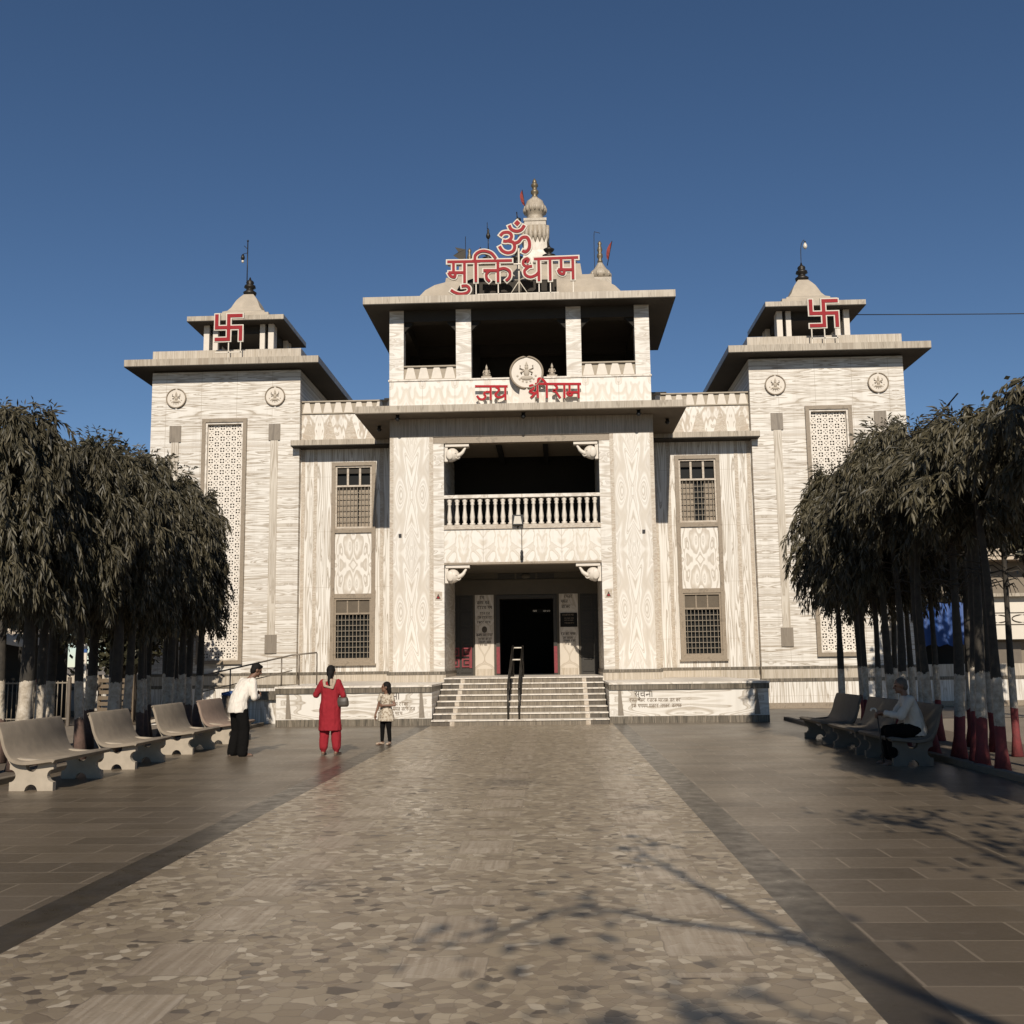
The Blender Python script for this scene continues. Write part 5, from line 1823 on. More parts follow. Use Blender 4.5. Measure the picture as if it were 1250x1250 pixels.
aw = thing('market_stall', 'stall with a hanging blue tarpaulin behind the right mast trees', 'stall', (14.2, 37, 0))
mb = MB()
n = 24
vs = []
for i in range(n + 1):
    x = 13.05 + 2.4 * i / n
    fy = 0.05 * math.sin(i * 1.6) + 0.03 * math.sin(i * .7)
    vs += [(x, 37.0 + fy, 3.42 + 0.03 * math.sin(i * .9)), (x, 36.75 + fy * 2, 1.98 + 0.04 * math.sin(i * 1.3))]
mb.add(vs, [(2 * i, 2 * i + 2, 2 * i + 3, 2 * i + 1) for i in range(n)], 0, True)
mb.build('tarpaulin', 'tarp', aw)
mb = MB()
mb.box(13.2, 15.6, 38.6, 38.7, 0, 3.6)
mb.box(13.1, 15.6, 37.0, 38.7, 3.46, 3.52)
mb.box(13.5, 15.4, 37.4, 37.9, 0, 1.0)
mb.build('stall_body', 'shadeshop', aw)
for x in (13.1, 15.5):
    mb = MB()
    mb.tube([(x, 37.1, 0), (x, 37.1, 3.5)], 0.04, 8)
    mb.build('post', 'woodslat', aw)

shop = thing('shop', 'white roadside shop with an oval-framed fascia board at the right frame edge', 'shop', (19, 40, 0))
mb = MB()
mb.box(15.8, 24, 40, 44, 2.2, 3.75, 0)
mb.box(15.8, 24, 40.6, 44, 0, 2.2, 1)
mb.box(15.8, 16.3, 40, 40.6, 0, 2.2, 0)
mb.box(15.6, 24.2, 39.7, 44.2, 3.75, 3.87, 2)
mb.build('shop_wall', ['shopwhite', 'greywall', 'eave'], shop)
mb = MB()
for i, xx in enumerate((17.2, 18.1, 19.0)):
    pts = [(xx + .38 * math.cos(2 * PI * k / 20), 39.985, 2.95 + .14 * math.sin(2 * PI * k / 20)) for k in range(21)]
    mb.tube(pts, 0.02, 6, cap=False)
mb.box(16.5, 19.6, 39.98, 39.99, 2.72, 2.75)
mb.box(16.5, 19.6, 39.98, 39.99, 3.15, 3.18)
mb.build('fascia_board', 'ink', shop)
mb = MB()
for xx in (16.9, 18.6, 20.4):
    mb.box(xx, xx + 1.3, 40.55, 40.6, 0.0, 2.1)
mb.build('shutter', 'greymetal', shop)

gb = thing('apartment_building', 'grey brown block with balcony bands behind the right mast trees', 'building', (22, 50, 0))
mb = MB()
mb.box(15.5, 32, 50, 60, 0, 9.2, 0)
mb.build('building_wall', 'greywall', gb)
for k in range(3):
    z = 3.3 + k * 2.6
    mb = MB()
    mb.box(15.2, 32.3, 48.9, 50, z, z + 0.18, 0)
    mb.box(15.2, 32.3, 48.85, 48.97, z + 0.18, z + 1.0, 0)
    mb.build('balcony', 'porchmarble' if False else 'canvas', gb)
    for q in range(5):
        x = 16.6 + q * 3.1
        mb = MB()
        mb.box(x, x + 1.3, 49.94, 49.99, z + 0.9, z + 2.2)
        wd_ = mb.build('window', 'glass', gb)
        mb = MB()
        mb.frame(x - .08, x + 1.38, z + .82, z + 2.28, 49.9, 49.99, .08)
        mb.build('window_frame', 'shopwhite', gb) if False else mb.build('frame', 'shopwhite', wd_)

ls = thing('market_stall', 'roadside stall with a pale canvas roof beyond the left mast trees', 'stall', (-16.3, 32, 0))
mb = MB()
for x0, x1, zz in ((-17.6, -15.9, 2.62), (-15.7, -14.4, 2.72)):
    nn = 10
    vs = []
    for i in range(nn + 1):
        x = x0 + (x1 - x0) * i / nn
        sg_ = 0.10 * math.sin(PI * i / nn)
        vs += [(x, 32.9, zz + .25 - sg_ * .4), (x, 31.9, zz - .1 - sg_), (x, 31.85, zz - .36 - sg_)]
    mb.add(vs, [(3 * i, 3 * i + 3, 3 * i + 4, 3 * i + 1) for i in range(nn)] + [(3 * i + 1, 3 * i + 4, 3 * i + 5, 3 * i + 2) for i in range(nn)], 0, True)
mb.build('canvas_roof', 'canvas', ls)
mb = MB()
mb.box(-17.6, -14.4, 33.2, 33.3, 0, 2.6)
mb.box(-17.3, -14.8, 32.2, 32.7, 0, 0.9)
mb.build('stall_body', 'shadeshop', ls)
for x in (-17.5, -15.8, -14.5):
    mb = MB()
    mb.tube([(x, 31.95, 0), (x, 31.95, 2.6)], 0.035, 8)
    mb.build('post', 'woodslat', ls)
mb = MB()
mb.box(-14.98, -14.82, 32.12, 32.18, 0.95, 1.3)
mb.box(-15.05, -14.9, 32.10, 32.15, 0.35, 0.7)
tag(mb.build('hanging_cloth', 'red'), 'small red cloths hanging on the front of the left roadside stall', 'cloth')

bd = thing('notice_board', 'narrow white upright board with a blue band between the left mast trees', 'sign', (-13.0, 31, 0))
mb = MB()
mb.box(-13.02, -12.78, 31, 31.04, 0.75, 2.3, 0)
mb.box(-13.022, -12.778, 30.99, 31.042, 2.05, 2.16, 1)
for k in range(7):
    mb.box(-12.98 + 0.02 * (k % 3), -12.84, 30.992, 31.0, 0.95 + k * 0.14, 1.0 + k * 0.14, 2)
mb.build('board_face', ['shopwhite', 'bluepaint', 'inkpale'], bd)
mb = MB()
mb.tube([(-12.9, 31.05, 0), (-12.9, 31.05, 2.3)], 0.03, 8)
mb.build('post', 'greymetal', bd)

fc = thing('timber_fence', 'brown slatted fence beyond the left mast trees, right of the white board', 'fence', (-12.2, 31.5, 0))
mb = MB()
for k in range(7):
    mb.box(-12.6, -11.6, 31.5, 31.54, 0.15 + k * 0.17, 0.26 + k * 0.17)
mb.build('slat_panel', 'woodslat', fc)
for x in (-12.6, -11.6):
    mb = MB()
    mb.box(x - .04, x + .04, 31.54, 31.62, 0, 1.4)
    mb.build('post', 'woodslat', fc)
fc2 = thing('metal_fence', 'grey bar fence beyond the left mast trees, left of the white board', 'fence', (-14.3, 30, 0))
mb = MB()
for k in range(22):
    x = -15.6 + k * 0.13
    mb.tube([(x, 30, 0.1), (x, 30, 1.25)], 0.014, 6)
for z in (0.2, 1.2):
    mb.box(-15.7, -12.8, 29.98, 30.02, z - .02, z + .02)
mb.build('bars', 'grille', fc2)
for x in (-15.7, -14.2, -12.8):
    mb = MB()
    mb.box(x - .04, x + .04, 29.97, 30.05, 0, 1.35)
    mb.build('post', 'greymetal', fc2)

# water drum behind the reddish bench
dm = thing('water_drum', 'dark drum with a blue lid behind the reddish bench', 'drum', (-6.75, 25.4, 0))
mb = MB()
mb.lathe(-6.75, 25.4, [(0.24, 0), (0.26, 0.05), (0.25, 0.3), (0.27, 0.32), (0.25, 0.34), (0.25, 0.62), (0.27, 0.64), (0.25, 0.66), (0.24, 0.92)], 18)
mb.build('drum_body', 'greymetal', dm)
mb = MB()
mb.lathe(-6.75, 25.4, [(0.22, 0.92), (0.25, 0.93), (0.25, 0.99), (0.05, 1.03)], 18)
mb.build('lid', 'bluepaint', dm)

# overhead wires
mb = MB()
mb.tube([(11.9 + i * 2.8, 38.0 - 0.1 * i, 14.0 - 0.05 * math.sin(PI * i / 8) * 4 - 0.02 * i) for i in range(9)], 0.018, 5)
tag(mb.build('overhead_cable', 'box'), 'thin dark cable strung across the sky right of the right cupola', 'cable')
mb = MB()
mb.tube([(6.9 + .25 * math.sin(i), 15.5 + i * 1.2, 5.45 - 0.1 * math.sin(PI * i / 7) + .06 * (i % 2)) for i in range(8)], 0.012, 5)
tag(mb.build('overhead_cable', 'box'), 'thin cable drooping along the tops of the right mast trees', 'cable')


# ------------------------------------------------------------------ people
M['skin'] = plain('brown skin', (0.16, 0.085, 0.052), 0.55, var=0.1)
M['hair'] = plain('black hair', (0.009, 0.0075, 0.0065), 0.75, var=0.3, scale=30, spec=0.15)
M['hairgrey'] = plain('greying hair', (0.075, 0.062, 0.048), 0.6, var=0.3, scale=30)
M['shirt'] = plain('white shirt cloth', (0.62, 0.56, 0.48), 0.8, var=0.08, scale=9)
M['trouser'] = plain('black trouser cloth', (0.006, 0.0055, 0.005), 0.95, spec=0.08)
M['redcloth'] = plain('red suit cloth', (0.235, 0.018, 0.024), 0.85, var=0.15, scale=10, spec=0.1)
M['scarf'] = plain('pale patterned scarf', (0.33, 0.25, 0.18), 0.8, var=0.5, scale=30)
M['leather'] = plain('dark leather', (0.045, 0.035, 0.025), 0.5)
M['sandal'] = plain('brown sandal', (0.10, 0.07, 0.05), 0.7)
M['kurta'] = plain('pale kurta cloth', (0.50, 0.44, 0.36), 0.8, var=0.12, scale=9)
M['lungi'] = plain('dark dhoti cloth', (0.006, 0.0055, 0.005), 0.95, spec=0.08)
M['eye'] = plain('dark eye', (0.01, 0.008, 0.007), 0.2)
M['legging'] = plain('black legging', (0.006, 0.0055, 0.005), 0.95, spec=0.08)


def mat_frock():
    m = NT('patterned frock cloth')
    o = m.obj()
    v = m.n('ShaderNodeTexVoronoi')
    m.link(o, v.inputs['Vector'])
    v.inputs['Scale'].default_value = 26
    c = m.ramp(v.outputs['Distance'], [(0.1, (0.12, 0.085, 0.055)), (0.4, (0.33, 0.265, 0.19)), (0.7, (0.46, 0.40, 0.31))])
    return m.fin(c, 0.85)


M['frock'] = mat_frock()


def blob(name, prims, voxel, mat, parent, smooth=3, folds=0.0):
    """union of tapered limbs and ellipsoids, voxel-remeshed into ONE continuous surface"""
    mb = MB()
    for p in prims:
        if p[0] == 'c':
            _, a, b, r0, r1 = p[:5]
            fl_ = p[5] if len(p) > 5 else 1.0
            a, b = Vector(a), Vector(b)
            n = 5
            pts = [a.lerp(b, i / n) for i in range(n + 1)]
            mb.tube(pts, [r0 + (r1 - r0) * i / n for i in range(n + 1)], 14)
            mb.ell(a, (r0, r0, r0), 12, 8)
            mb.ell(b, (r1, r1, r1), 12, 8)
        elif p[0] == 'e':
            mb.ell(p[1], p[2], 18, 12, M3=(p[3] if len(p) > 3 else None))
        elif p[0] == 'l':        # loft of ellipses: [(cx, cy, z, rx, ry)]
            vs, fs = [], []
            nn = 20
            for cx, cy, z, rx, ry in p[1]:
                for k in range(nn):
                    a = 2 * PI * k / nn
                    vs.append((cx + rx * math.cos(a), cy + ry * math.sin(a), z))
            L = len(p[1])
            for i in range(L - 1):
                for k in range(nn):
                    k2 = (k + 1) % nn
                    fs.append((i * nn + k, i * nn + k2, (i + 1) * nn + k2, (i + 1) * nn + k))
            fs += [list(range(nn - 1, -1, -1)), [(L - 1) * nn + k for k in range(nn)]]
            mb.add(vs, fs)
    me = mb.mesh(name + '_cage', mat)
    tmp = bpy.data.objects.new('tmp', me)
    COL.objects.link(tmp)
    r = tmp.modifiers.new('r', 'REMESH')
    r.mode = 'VOXEL'
    r.voxel_size = voxel
    r.use_smooth_shade = True
    sm = tmp.modifiers.new('s', 'SMOOTH')
    sm.factor = 0.5
    sm.iterations = smooth
    dg = bpy.context.evaluated_depsgraph_get()
    ev = tmp.evaluated_get(dg)
    me2 = bpy.data.meshes.new_from_object(ev)
    bpy.data.objects.remove(tmp)
    bpy.data.meshes.remove(me)
    me2.name = name
    if folds:
        for v in me2.vertices:
            q = v.co
            d = noise.noise(Vector((q.x * 16, q.y * 16, q.z * 5))) + .5 * noise.noise(Vector((q.x * 34, q.y * 34, q.z * 16)))
            v.co = q + v.normal * d * folds
    me2.materials.clear()
    me2.materials.append(M[mat])
    for p in me2.polygons:
        p.use_smooth = True
    o = bpy.data.objects.new(name, me2)
    COL.objects.link(o)
    o.parent = parent
    return o


def Rz(a):
    return Matrix.Rotation(a, 3, 'Z')


def head_prims(c, k, R):
    """head of scale k (1 = adult) centred at c; R turns it (face towards local +Y)"""
    c = Vector(c)

    def P(x, y, z):
        return c + R @ (Vector((x, y, z)) * k)
    pr = [('e', P(0, -.008, .025), (.074 * k, .094 * k, .092 * k), R), ('e', P(0, .028, -.045), (.056 * k, .060 * k, .068 * k), R),
          ('c', P(0, .088, .012), P(0, .108, -.022), .010 * k, .015 * k), ('e', P(0, .078, -.092), (.022 * k, .016 * k, .016 * k), R),
          ('c', P(-.020, .088, -.055), P(.020, .088, -.055), .009 * k, .009 * k), ('c', P(-.05, .078, .032), P(.05, .078, .032), .010 * k, .010 * k)]
    for s_ in (-1, 1):
        pr.append(('e', P(s_ * .076, -.01, -.005), (.012 * k, .022 * k, .032 * k), R))
    return pr


def eyes(c, k, R, parent):
    c = Vector(c)
    for s_ in (-1, 1):
        mb = MB()
        mb.ell(c + R @ (Vector((s_ * .031, .083, .012)) * k), (.012 * k, .007 * k, .008 * k), 10, 7, M3=R)
        mb.build('eye', 'eye', parent)


def hand_prims(wrist, d, palm_n, side, k=1.0, curl=0.5):
    """palm, four unequal curled fingers and a thumb leaving the side near the wrist"""
    wv = Vector(wrist)
    d = Vector(d).normalized()
    n = Vector(palm_n)
    n = (n - d * n.dot(d)).normalized()       # direction the palm faces
    sd_ = d.cross(n).normalized() * side
    pr = [('c', wv, wv + d * .035 * k, .024 * k, .028 * k)]
    for i in range(4):
        off = (i - 1.5) * .019 * k
        a = wv + d * .02 * k + sd_ * off * .7
        b = wv + d * (.082 - .004 * abs(i - 1.2)) * k + sd_ * off
        pr.append(('c', a, b, .013 * k, .0115 * k))
        ln = (.040, .046, .043, .033)[i] * k
        dd = (d * math.cos(curl) + n * math.sin(curl)).normalized()
        e = b + dd * ln
        dd2 = (d * math.cos(curl * 2.1) + n * math.sin(curl * 2.1)).normalized()
        f = e + dd2 * ln * .75
        pr += [('c', b, e, .0098 * k, .0090 * k), ('c', e, f, .0088 * k, .0075 * k)]
    t0 = wv + d * .025 * k - sd_ * .022 * k
    t1 = t0 + (d * .6 - sd_ * .75 + n * .25).normalized() * .035 * k
    t2 = t1 + (d * .85 - sd_ * .1 + n * .5).normalized() * .032 * k
    pr += [('c', t0, t1, .0135 * k, .011 * k), ('c', t1, t2, .0105 * k, .0085 * k)]
    return pr


def foot_prims(an, yaw, k=1.0):
    a = Vector(an)
    R = Rz(yaw)
    return [('c', a, a + R @ Vector((0, -.02, -.045 * k)), .036 * k, .034 * k), ('c', a + R @ Vector((0, -.03 * k, -.05 * k)), a + R @ Vector((0, .14 * k, -.062 * k)), .034 * k, .026 * k),
            ('c', a + R @ Vector((-.01, .12 * k, -.062 * k)), a + R @ Vector((.02 * k, .165 * k, -.066 * k)), .028 * k, .020 * k)]


# --- man in a white shirt: back to us, turned right, bent forward over his hands
def build_man():
    t = thing('person', 'person in a white shirt and black trousers, bending forward beside the reddish bench', 'person', (-4.86, 19.6, 0), rad(-40), world=False)
    hip = Vector((0, 0, .88))
    sh = Vector((0, .17, 1.33))
    hd = Vector((0.03, .335, 1.535))
    R = Matrix.Rotation(rad(-24), 3, 'X') @ Rz(rad(-14))
    R = Rz(rad(-18)) @ Matrix.Rotation(rad(-22), 3, 'X')
    shL, shR = sh + Vector((-.185, -.01, -.005)), sh + Vector((.185, -.01, -.005))
    elL, elR = Vector((-.26, .17, 1.07)), Vector((.255, .14, 1.05))
    wrL, wrR = Vector((-.09, .36, 1.09)), Vector((.10, .36, 1.06))
    kL, kR = Vector((-.135, .05, .47)), Vector((.135, .02, .47))
    aL, aR = Vector((-.165, -.02, .085)), Vector((.165, -.03, .085))
    pr = [('l', [(0, -.01, .84, .145, .105), (0, .0, .98, .135, .10), (0, .07, 1.15, .15, .105), (0, .13, 1.28, .165, .10), (0, .16, 1.37, .09, .07)]),
          ('c', sh + Vector((0, .03, .03)), hd + Vector((0, -.03, -.07)), .058, .052),
          ('c', shL, elL, .05, .04), ('c', elL, wrL, .039, .026), ('c', shR, elR, .05, .04), ('c', elR, wrR, .039, .026),
          ('c', Vector((-.085, 0, .84)), kL, .08, .055), ('c', kL, aL, .052, .036), ('c', Vector((.085, 0, .84)), kR, .08, .055), ('c', kR, aR, .052, .036)]
    pr += head_prims(hd, 1.0, R)
    pr += hand_prims(wrL, (.55, .6, .25), (.6, -.3, .3), 1, 1.0, .7) + hand_prims(wrR, (-.5, .6, .3), (-.6, -.3, .3), -1, 1.0, .7)
    pr += foot_prims(aL, rad(12)) + foot_prims(aR, rad(-14))
    blob('body', pr, .0075, 'skin', t)
    eyes(hd, 1.0, R, t)
    hp = [('e', hd + R @ Vector((0, -.022, .045)), (.083, .098, .092), R), ('e', hd + R @ Vector((0, -.055, -.01)), (.074, .062, .085), R), ('e', hd + R @ Vector((.0, .045, .092)), (.06, .045, .03), R)]
    blob('hair', hp, .009, 'hair', t)
    sp_ = [('l', [(0, -.035, .78, .205, .165), (0, -.03, .86, .205, .165), (0, -.025, .98, .195, .155), (0, .045, 1.13, .208, .155), (0, .105, 1.26, .215, .14), (0, .145, 1.345, .175, .11), (0, .165, 1.39, .085, .075)]),
           ('c', shL + Vector((.02, 0, 0)), elL, .078, .064), ('c', elL, elL.lerp(wrL, .62), .060, .046), ('c', shR - Vector((.02, 0, 0)), elR, .078, .064), ('c', elR, elR.lerp(wrR, .62), .060, .046)]
    blob('shirt', sp_, .011, 'shirt', t, 2, .012)
    tp = [('l', [(0, -.02, .76, .165, .125), (0, -.02, .86, .160, .122), (0, -.015, .93, .145, .115)]),
          ('c', Vector((-.09, -.01, .82)), kL, .118, .104), ('c', kL, aL + Vector((0, 0, -.02)), .102, .098), ('c', Vector((.09, -.01, .82)), kR, .118, .104), ('c', kR, aR + Vector((0, 0, -.02)), .102, .098)]
    blob('trousers', tp, .011, 'trouser', t, 2, .008)
    for a, yw in ((aL, 12), (aR, -14)):
        R2 = Rz(rad(yw))
        blob('sandal', [('c', Vector((a.x, a.y, .016)) + R2 @ Vector((0, -.06, 0)), Vector((a.x, a.y, .014)) + R2 @ Vector((.01, .17, 0)), .030, .034)], .008, 'sandal', t).scale.z = .62


def build_woman():
    t = thing('person', 'person in red tunic and trousers seen from behind, one arm raised', 'person', (-3.19, 19.62, 0), rad(-4), world=False)
    hd = Vector((0.0, .035, 1.49))
    R = Matrix.Rotation(rad(-12), 3, 'X')
    shL, shR = Vector((-.165, 0, 1.29)), Vector((.165, 0, 1.29))
    elL, wrL = Vector((-.285, .03, 1.06)), Vector((-.12, .20, 1.27))
    elR, wrR = Vector((.255, -.01, 1.04)), Vector((.16, .20, 1.02))
    kL, kR = Vector((-.105, .02, .45)), Vector((.105, .02, .45))
    aL, aR = Vector((-.115, -.02, .085)), Vector((.125, -.01, .085))
    pr = [('l', [(0, 0, .80, .155, .115), (0, 0, .95, .135, .10), (0, 0, 1.12, .13, .10), (0, 0, 1.25, .15, .095), (0, 0, 1.33, .07, .06)]),
          ('c', Vector((0, 0, 1.31)), hd + Vector((0, -.01, -.07)), .048, .045),
          ('c', shL, elL, .045, .037), ('c', elL, wrL, .036, .024), ('c', shR, elR, .045, .037), ('c', elR, wrR, .036, .024),
          ('c', Vector((-.08, 0, .8)), kL, .08, .055), ('c', kL, aL, .05, .034), ('c', Vector((.08, 0, .8)), kR, .08, .055), ('c', kR, aR, .05, .034)]
    pr += head_prims(hd, .96, R)
    pr += hand_prims(wrL, (.4, .3, .75), (.5, -.6, 0), 1, .92, .45) + hand_prims(wrR, (-.6, .5, -.1), (0, .2, -1), -1, .92, .8)
    pr += foot_prims(aL, rad(8), .92) + foot_prims(aR, rad(-8), .92)
    blob('body', pr, .0075, 'skin', t)
    eyes(hd, .96, R, t)
    hp = [('e', hd + R @ Vector((0, -.02, .03)), (.082, .098, .096), R), ('e', hd + R @ Vector((0, -.06, -.03)), (.07, .055, .085), R),
          ('c', hd + Vector((0, -.085, -.07)), Vector((.01, -.105, 1.31)), .040, .036), ('c', Vector((.01, -.105, 1.31)), Vector((.02, -.122, 1.23)), .036, .018)]
    blob('hair', hp, .009, 'hair', t)
    tu = [('l', [(0, .0, .44, .215, .165), (0, .0, .55, .205, .16), (0, 0, .72, .20, .155), (0, 0, .86, .192, .15), (0, 0, .98, .170, .135), (0, 0, 1.10, .165, .13), (0, 0, 1.22, .178, .122), (0, 0, 1.30, .155, .10), (0, 0, 1.345, .075, .07)]),
          ('c', shL + Vector((.02, 0, 0)), shL.lerp(elL, .92), .070, .058), ('c', shR - Vector((.02, 0, 0)), shR.lerp(elR, .92), .070, .058)]
    blob('tunic', tu, .010, 'redcloth', t, 2, .011)
    tp = [('c', Vector((-.08, 0, .76)), kL, .10, .098), ('c', kL, aL + Vector((0, 0, .06)), .096, .080), ('c', aL + Vector((0, 0, .06)), aL, .08, .052),
          ('c', Vector((.08, 0, .76)), kR, .10, .098), ('c', kR, aR + Vector((0, 0, .06)), .096, .080), ('c', aR + Vector((0, 0, .06)), aR, .08, .052)]
    blob('trousers', tp, .010, 'redcloth', t, 2, .010)
    sc = [('c', Vector((-.10, -.075, 1.33)), Vector((-.075, -.122, 1.24)), .030, .026), ('c', Vector((-.075, -.122, 1.24)), Vector((.075, -.125, 1.20)), .024, .024),
          ('c', Vector((.075, -.125, 1.20)), Vector((.10, -.07, 1.33)), .026, .030), ('c', Vector((.045, -.10, 1.34)), Vector((.05, -.128, 1.26)), .03, .026), ('c', Vector((-.10, -.06, 1.335)), Vector((.10, -.06, 1.335)), .03, .03)]
    blob('scarf', sc, .009, 'scarf', t, 2, .006)
    for a, yw in ((aL, 8), (aR, -8)):
        R2 = Rz(rad(yw))
        blob('sandal', [('c', Vector((a.x, a.y, .015)) + R2 @ Vector((0, -.055, 0)), Vector((a.x, a.y, .013)) + R2 @ Vector((.01, .15, 0)), .028, .032)], .008, 'sandal', t).scale.z = .62
    hb = thing('handbag', 'dark leather handbag hanging from the arm of the person in red', 'bag', (-2.97, 19.58, .86), rad(-4), world=False)
    blob('bag_body', [('l', [(0, 0, .0, .11, .05), (0, 0, .03, .135, .062), (0, 0, .10, .13, .058), (0, 0, .16, .115, .038), (0, 0, .175, .10, .02)])], .009, 'leather', hb)
    mb = MB()
    mb.tube(smooth_path([(-.085, 0, .15), (-.06, .0, .25), (.03, .0, .29), (.07, 0, .25), (.085, 0, .15)], 5), .010, 8)
    mb.build('strap', 'leather', hb)


def build_girl():
    t = thing('person', 'small person in a beige patterned frock and black leggings, looking left', 'person', (-2.52, 21.9, 0), rad(158), world=False)
    k = .80
    hd = Vector((0.0, .02, 1.15))
    R = Rz(rad(-62))
    shL, shR = Vector((-.125, 0, .98)), Vector((.125, 0, .98))
    elL, wrL = Vector((-.215, .03, .79)), Vector((-.02, .15, .79))
    elR, wrR = Vector((.185, .0, .78)), Vector((.225, .05, .60))
    kL, kR = Vector((-.07, .015, .35)), Vector((.075, .015, .35))
    aL, aR = Vector((-.085, 0, .068)), Vector((.08, 0.02, .068))
    pr = [('l', [(0, 0, .60, .11, .085), (0, 0, .72, .10, .08), (0, 0, .86, .105, .08), (0, 0, .95, .12, .075), (0, 0, 1.01, .05, .05)]),
          ('c', Vector((0, 0, 1.0)), hd + Vector((0, 0, -.06)), .036, .036),
          ('c', shL, elL, .033, .028), ('c', elL, wrL, .027, .019), ('c', shR, elR, .033, .028), ('c', elR, wrR, .027, .019),
          ('c', Vector((-.06, 0, .6)), kL, .06, .042), ('c', kL, aL, .04, .028), ('c', Vector((.06, 0, .6)), kR, .06, .042), ('c', kR, aR, .04, .028)]
    pr += head_prims(hd, .90, R)
    pr += hand_prims(wrL, (.9, .15, 0), (0, -1, 0), -1, .8, .5) + hand_prims(wrR, (.1, .1, -1), (-1, 0, 0), 1, .8, .4)
    pr += foot_prims(aL, rad(10), .78) + foot_prims(aR, rad(-25), .78)
    blob('body', pr, .0065, 'skin', t)
    eyes(hd, .90, R, t)
    hp = [('e', hd + R @ Vector((0, -.022, .032)), (.076, .088, .086), R), ('e', hd + R @ Vector((0, -.065, -.04)), (.068, .045, .09), R), ('e', hd + R @ Vector((0, -.082, -.11)), (.055, .035, .07), R)]
    blob('hair', hp, .008, 'hair', t)
    fr = [('l', [(0, 0, .47, .185, .145), (0, 0, .56, .172, .135), (0, 0, .66, .145, .115), (0, 0, .745, .122, .10), (0, 0, .86, .128, .10), (0, 0, .95, .132, .092), (0, 0, 1.0, .09, .07), (0, 0, 1.015, .055, .05)]),
          ('c', shL, shL.lerp(elL, .45), .048, .046), ('c', shR, shR.lerp(elR, .45), .048, .046)]
    blob('frock', fr, .009, 'frock', t, 2, .009)
    lg = [('c', Vector((-.06, 0, .60)), kL, .072, .054), ('c', kL, aL + Vector((0, 0, .02)), .05, .037), ('c', Vector((.06, 0, .60)), kR, .072, .054), ('c', kR, aR + Vector((0, 0, .02)), .05, .037)]
    blob('leggings', lg, .008, 'legging', t, 2)
    for a, yw in ((aL, 10), (aR, -25)):
        R2 = Rz(rad(yw))
        blob('shoe', [('c', Vector((a.x, a.y, .03)) + R2 @ Vector((0, -.03, 0)), Vector((a.x, a.y, .026)) + R2 @ Vector((.01, .12, 0)), .030, .027)], .008, 'scarf', t)


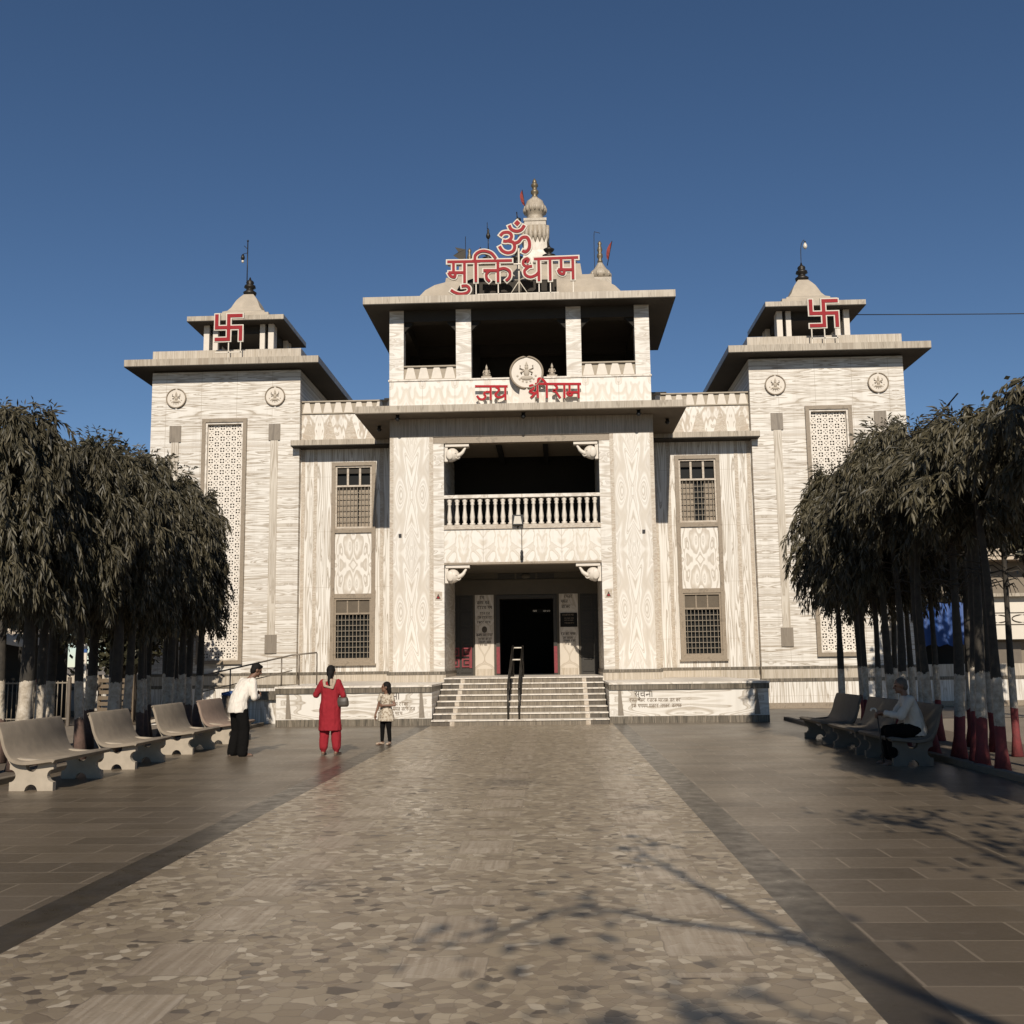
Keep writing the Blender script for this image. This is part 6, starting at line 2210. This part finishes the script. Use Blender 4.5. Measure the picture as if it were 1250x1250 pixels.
def build_old_man():
    # sits on the near right bench facing the path (-X); local +Y is forward
    t = thing('person', 'seated person in a pale kurta with grey hair, leaning on a walking stick', 'person', (6.44, 16.9, 0), rad(84), world=False)
    hp_ = Vector((0, 0.0, .50))
    hd = Vector((0, .19, 1.19))
    R = Matrix.Rotation(rad(-10), 3, 'X')
    sh = Vector((0, .10, .98))
    shL, shR = sh + Vector((-.18, 0, 0)), sh + Vector((.18, 0, 0))
    elL, wrL = Vector((-.235, .26, .74)), Vector((-.05, .50, .79))
    elR, wrR = Vector((.23, .25, .74)), Vector((.05, .50, .76))
    kL, kR = Vector((-.15, .41, .50)), Vector((.13, .41, .50))
    aL, aR = Vector((-.13, .36, .085)), Vector((.12, .39, .085))
    pr = [('l', [(0, 0, .46, .16, .13), (0, .01, .60, .145, .115), (0, .05, .78, .15, .11), (0, .09, .93, .165, .10), (0, .11, 1.01, .08, .065)]),
          ('c', sh + Vector((0, .02, .03)), hd + Vector((0, -.03, -.07)), .05, .047),
          ('c', shL, elL, .045, .036), ('c', elL, wrL, .035, .025), ('c', shR, elR, .045, .036), ('c', elR, wrR, .035, .025),
          ('c', Vector((-.09, .02, .52)), kL, .08, .058), ('c', kL, aL, .05, .034), ('c', Vector((.09, .02, .52)), kR, .08, .058), ('c', kR, aR, .05, .034)]
    pr += head_prims(hd, 1.0, R)
    pr += hand_prims(wrL, (.5, .75, .05), (.3, -.2, -1), -1, 1.0, .9) + hand_prims(wrR, (-.5, .75, .1), (-.3, -.2, -1), 1, 1.0, .9)
    pr += foot_prims(aL, rad(8)) + foot_prims(aR, rad(-8))
    blob('body', pr, .0075, 'skin', t)
    eyes(hd, 1.0, R, t)
    hh = [('e', hd + R @ Vector((0, -.022, .04)), (.080, .094, .086), R), ('e', hd + R @ Vector((0, -.055, -.015)), (.072, .058, .075), R)]
    blob('hair', hh, .009, 'hairgrey', t)
    ku = [('l', [(0, -.01, .44, .195, .165), (0, 0, .54, .19, .16), (0, .015, .68, .175, .145), (0, .05, .82, .178, .135), (0, .085, .93, .185, .125), (0, .10, 1.0, .15, .10), (0, .115, 1.045, .075, .07)]),
          ('c', shL, elL, .075, .064), ('c', elL, elL.lerp(wrL, .75), .058, .046), ('c', shR, elR, .075, .064), ('c', elR, elR.lerp(wrR, .75), .058, .046)]
    blob('kurta', ku, .011, 'kurta', t, 2, .012)
    dh = [('c', Vector((-.09, .02, .52)), kL, .115, .092), ('c', kL, aL + Vector((0, 0, .05)), .092, .085), ('c', Vector((.09, .02, .52)), kR, .115, .092), ('c', kR, aR + Vector((0, 0, .05)), .092, .085), ('c', Vector((-.1, .30, .46)), Vector((.1, .30, .46)), .09, .09)]
    blob('dhoti', dh, .011, 'lungi', t, 2, .01)
    for a, yw in ((aL, 8), (aR, -8)):
        R2 = Rz(rad(yw))
        blob('sandal', [('c', Vector((a.x, a.y, .016)) + R2 @ Vector((0, -.06, 0)), Vector((a.x, a.y, .014)) + R2 @ Vector((.01, .17, 0)), .030, .034)], .008, 'sandal', t).scale.z = .62
    # the stick, standing on the ground under his hands
    Rt = Rz(rad(84))
    top = Vector((6.44, 16.9, 0)) + Rt @ Vector((0.0, .565, .80))
    bot = Vector((6.44, 16.9, 0)) + Rt @ Vector((-.02, .50, 0.0))
    ws = thing('walking_stick', 'dark walking stick with a curved handle held by the seated old person', 'walking stick', tuple(bot))
    mb = MB()
    mb.tube([bot, bot.lerp(top, .5), top], [.011, .012, .013], 8)
    mb.build('shaft', 'leather', ws)
    mb = MB()
    mb.tube(smooth_path([tuple(top), tuple(top + Vector((-.02, 0, .04))), tuple(top + Vector((-.07, 0, .045))), tuple(top + Vector((-.09, 0, .01)))], 5), .014, 8)
    mb.build('stick_handle', 'palemetal', ws)


build_man()
build_woman()
build_girl()
build_old_man()
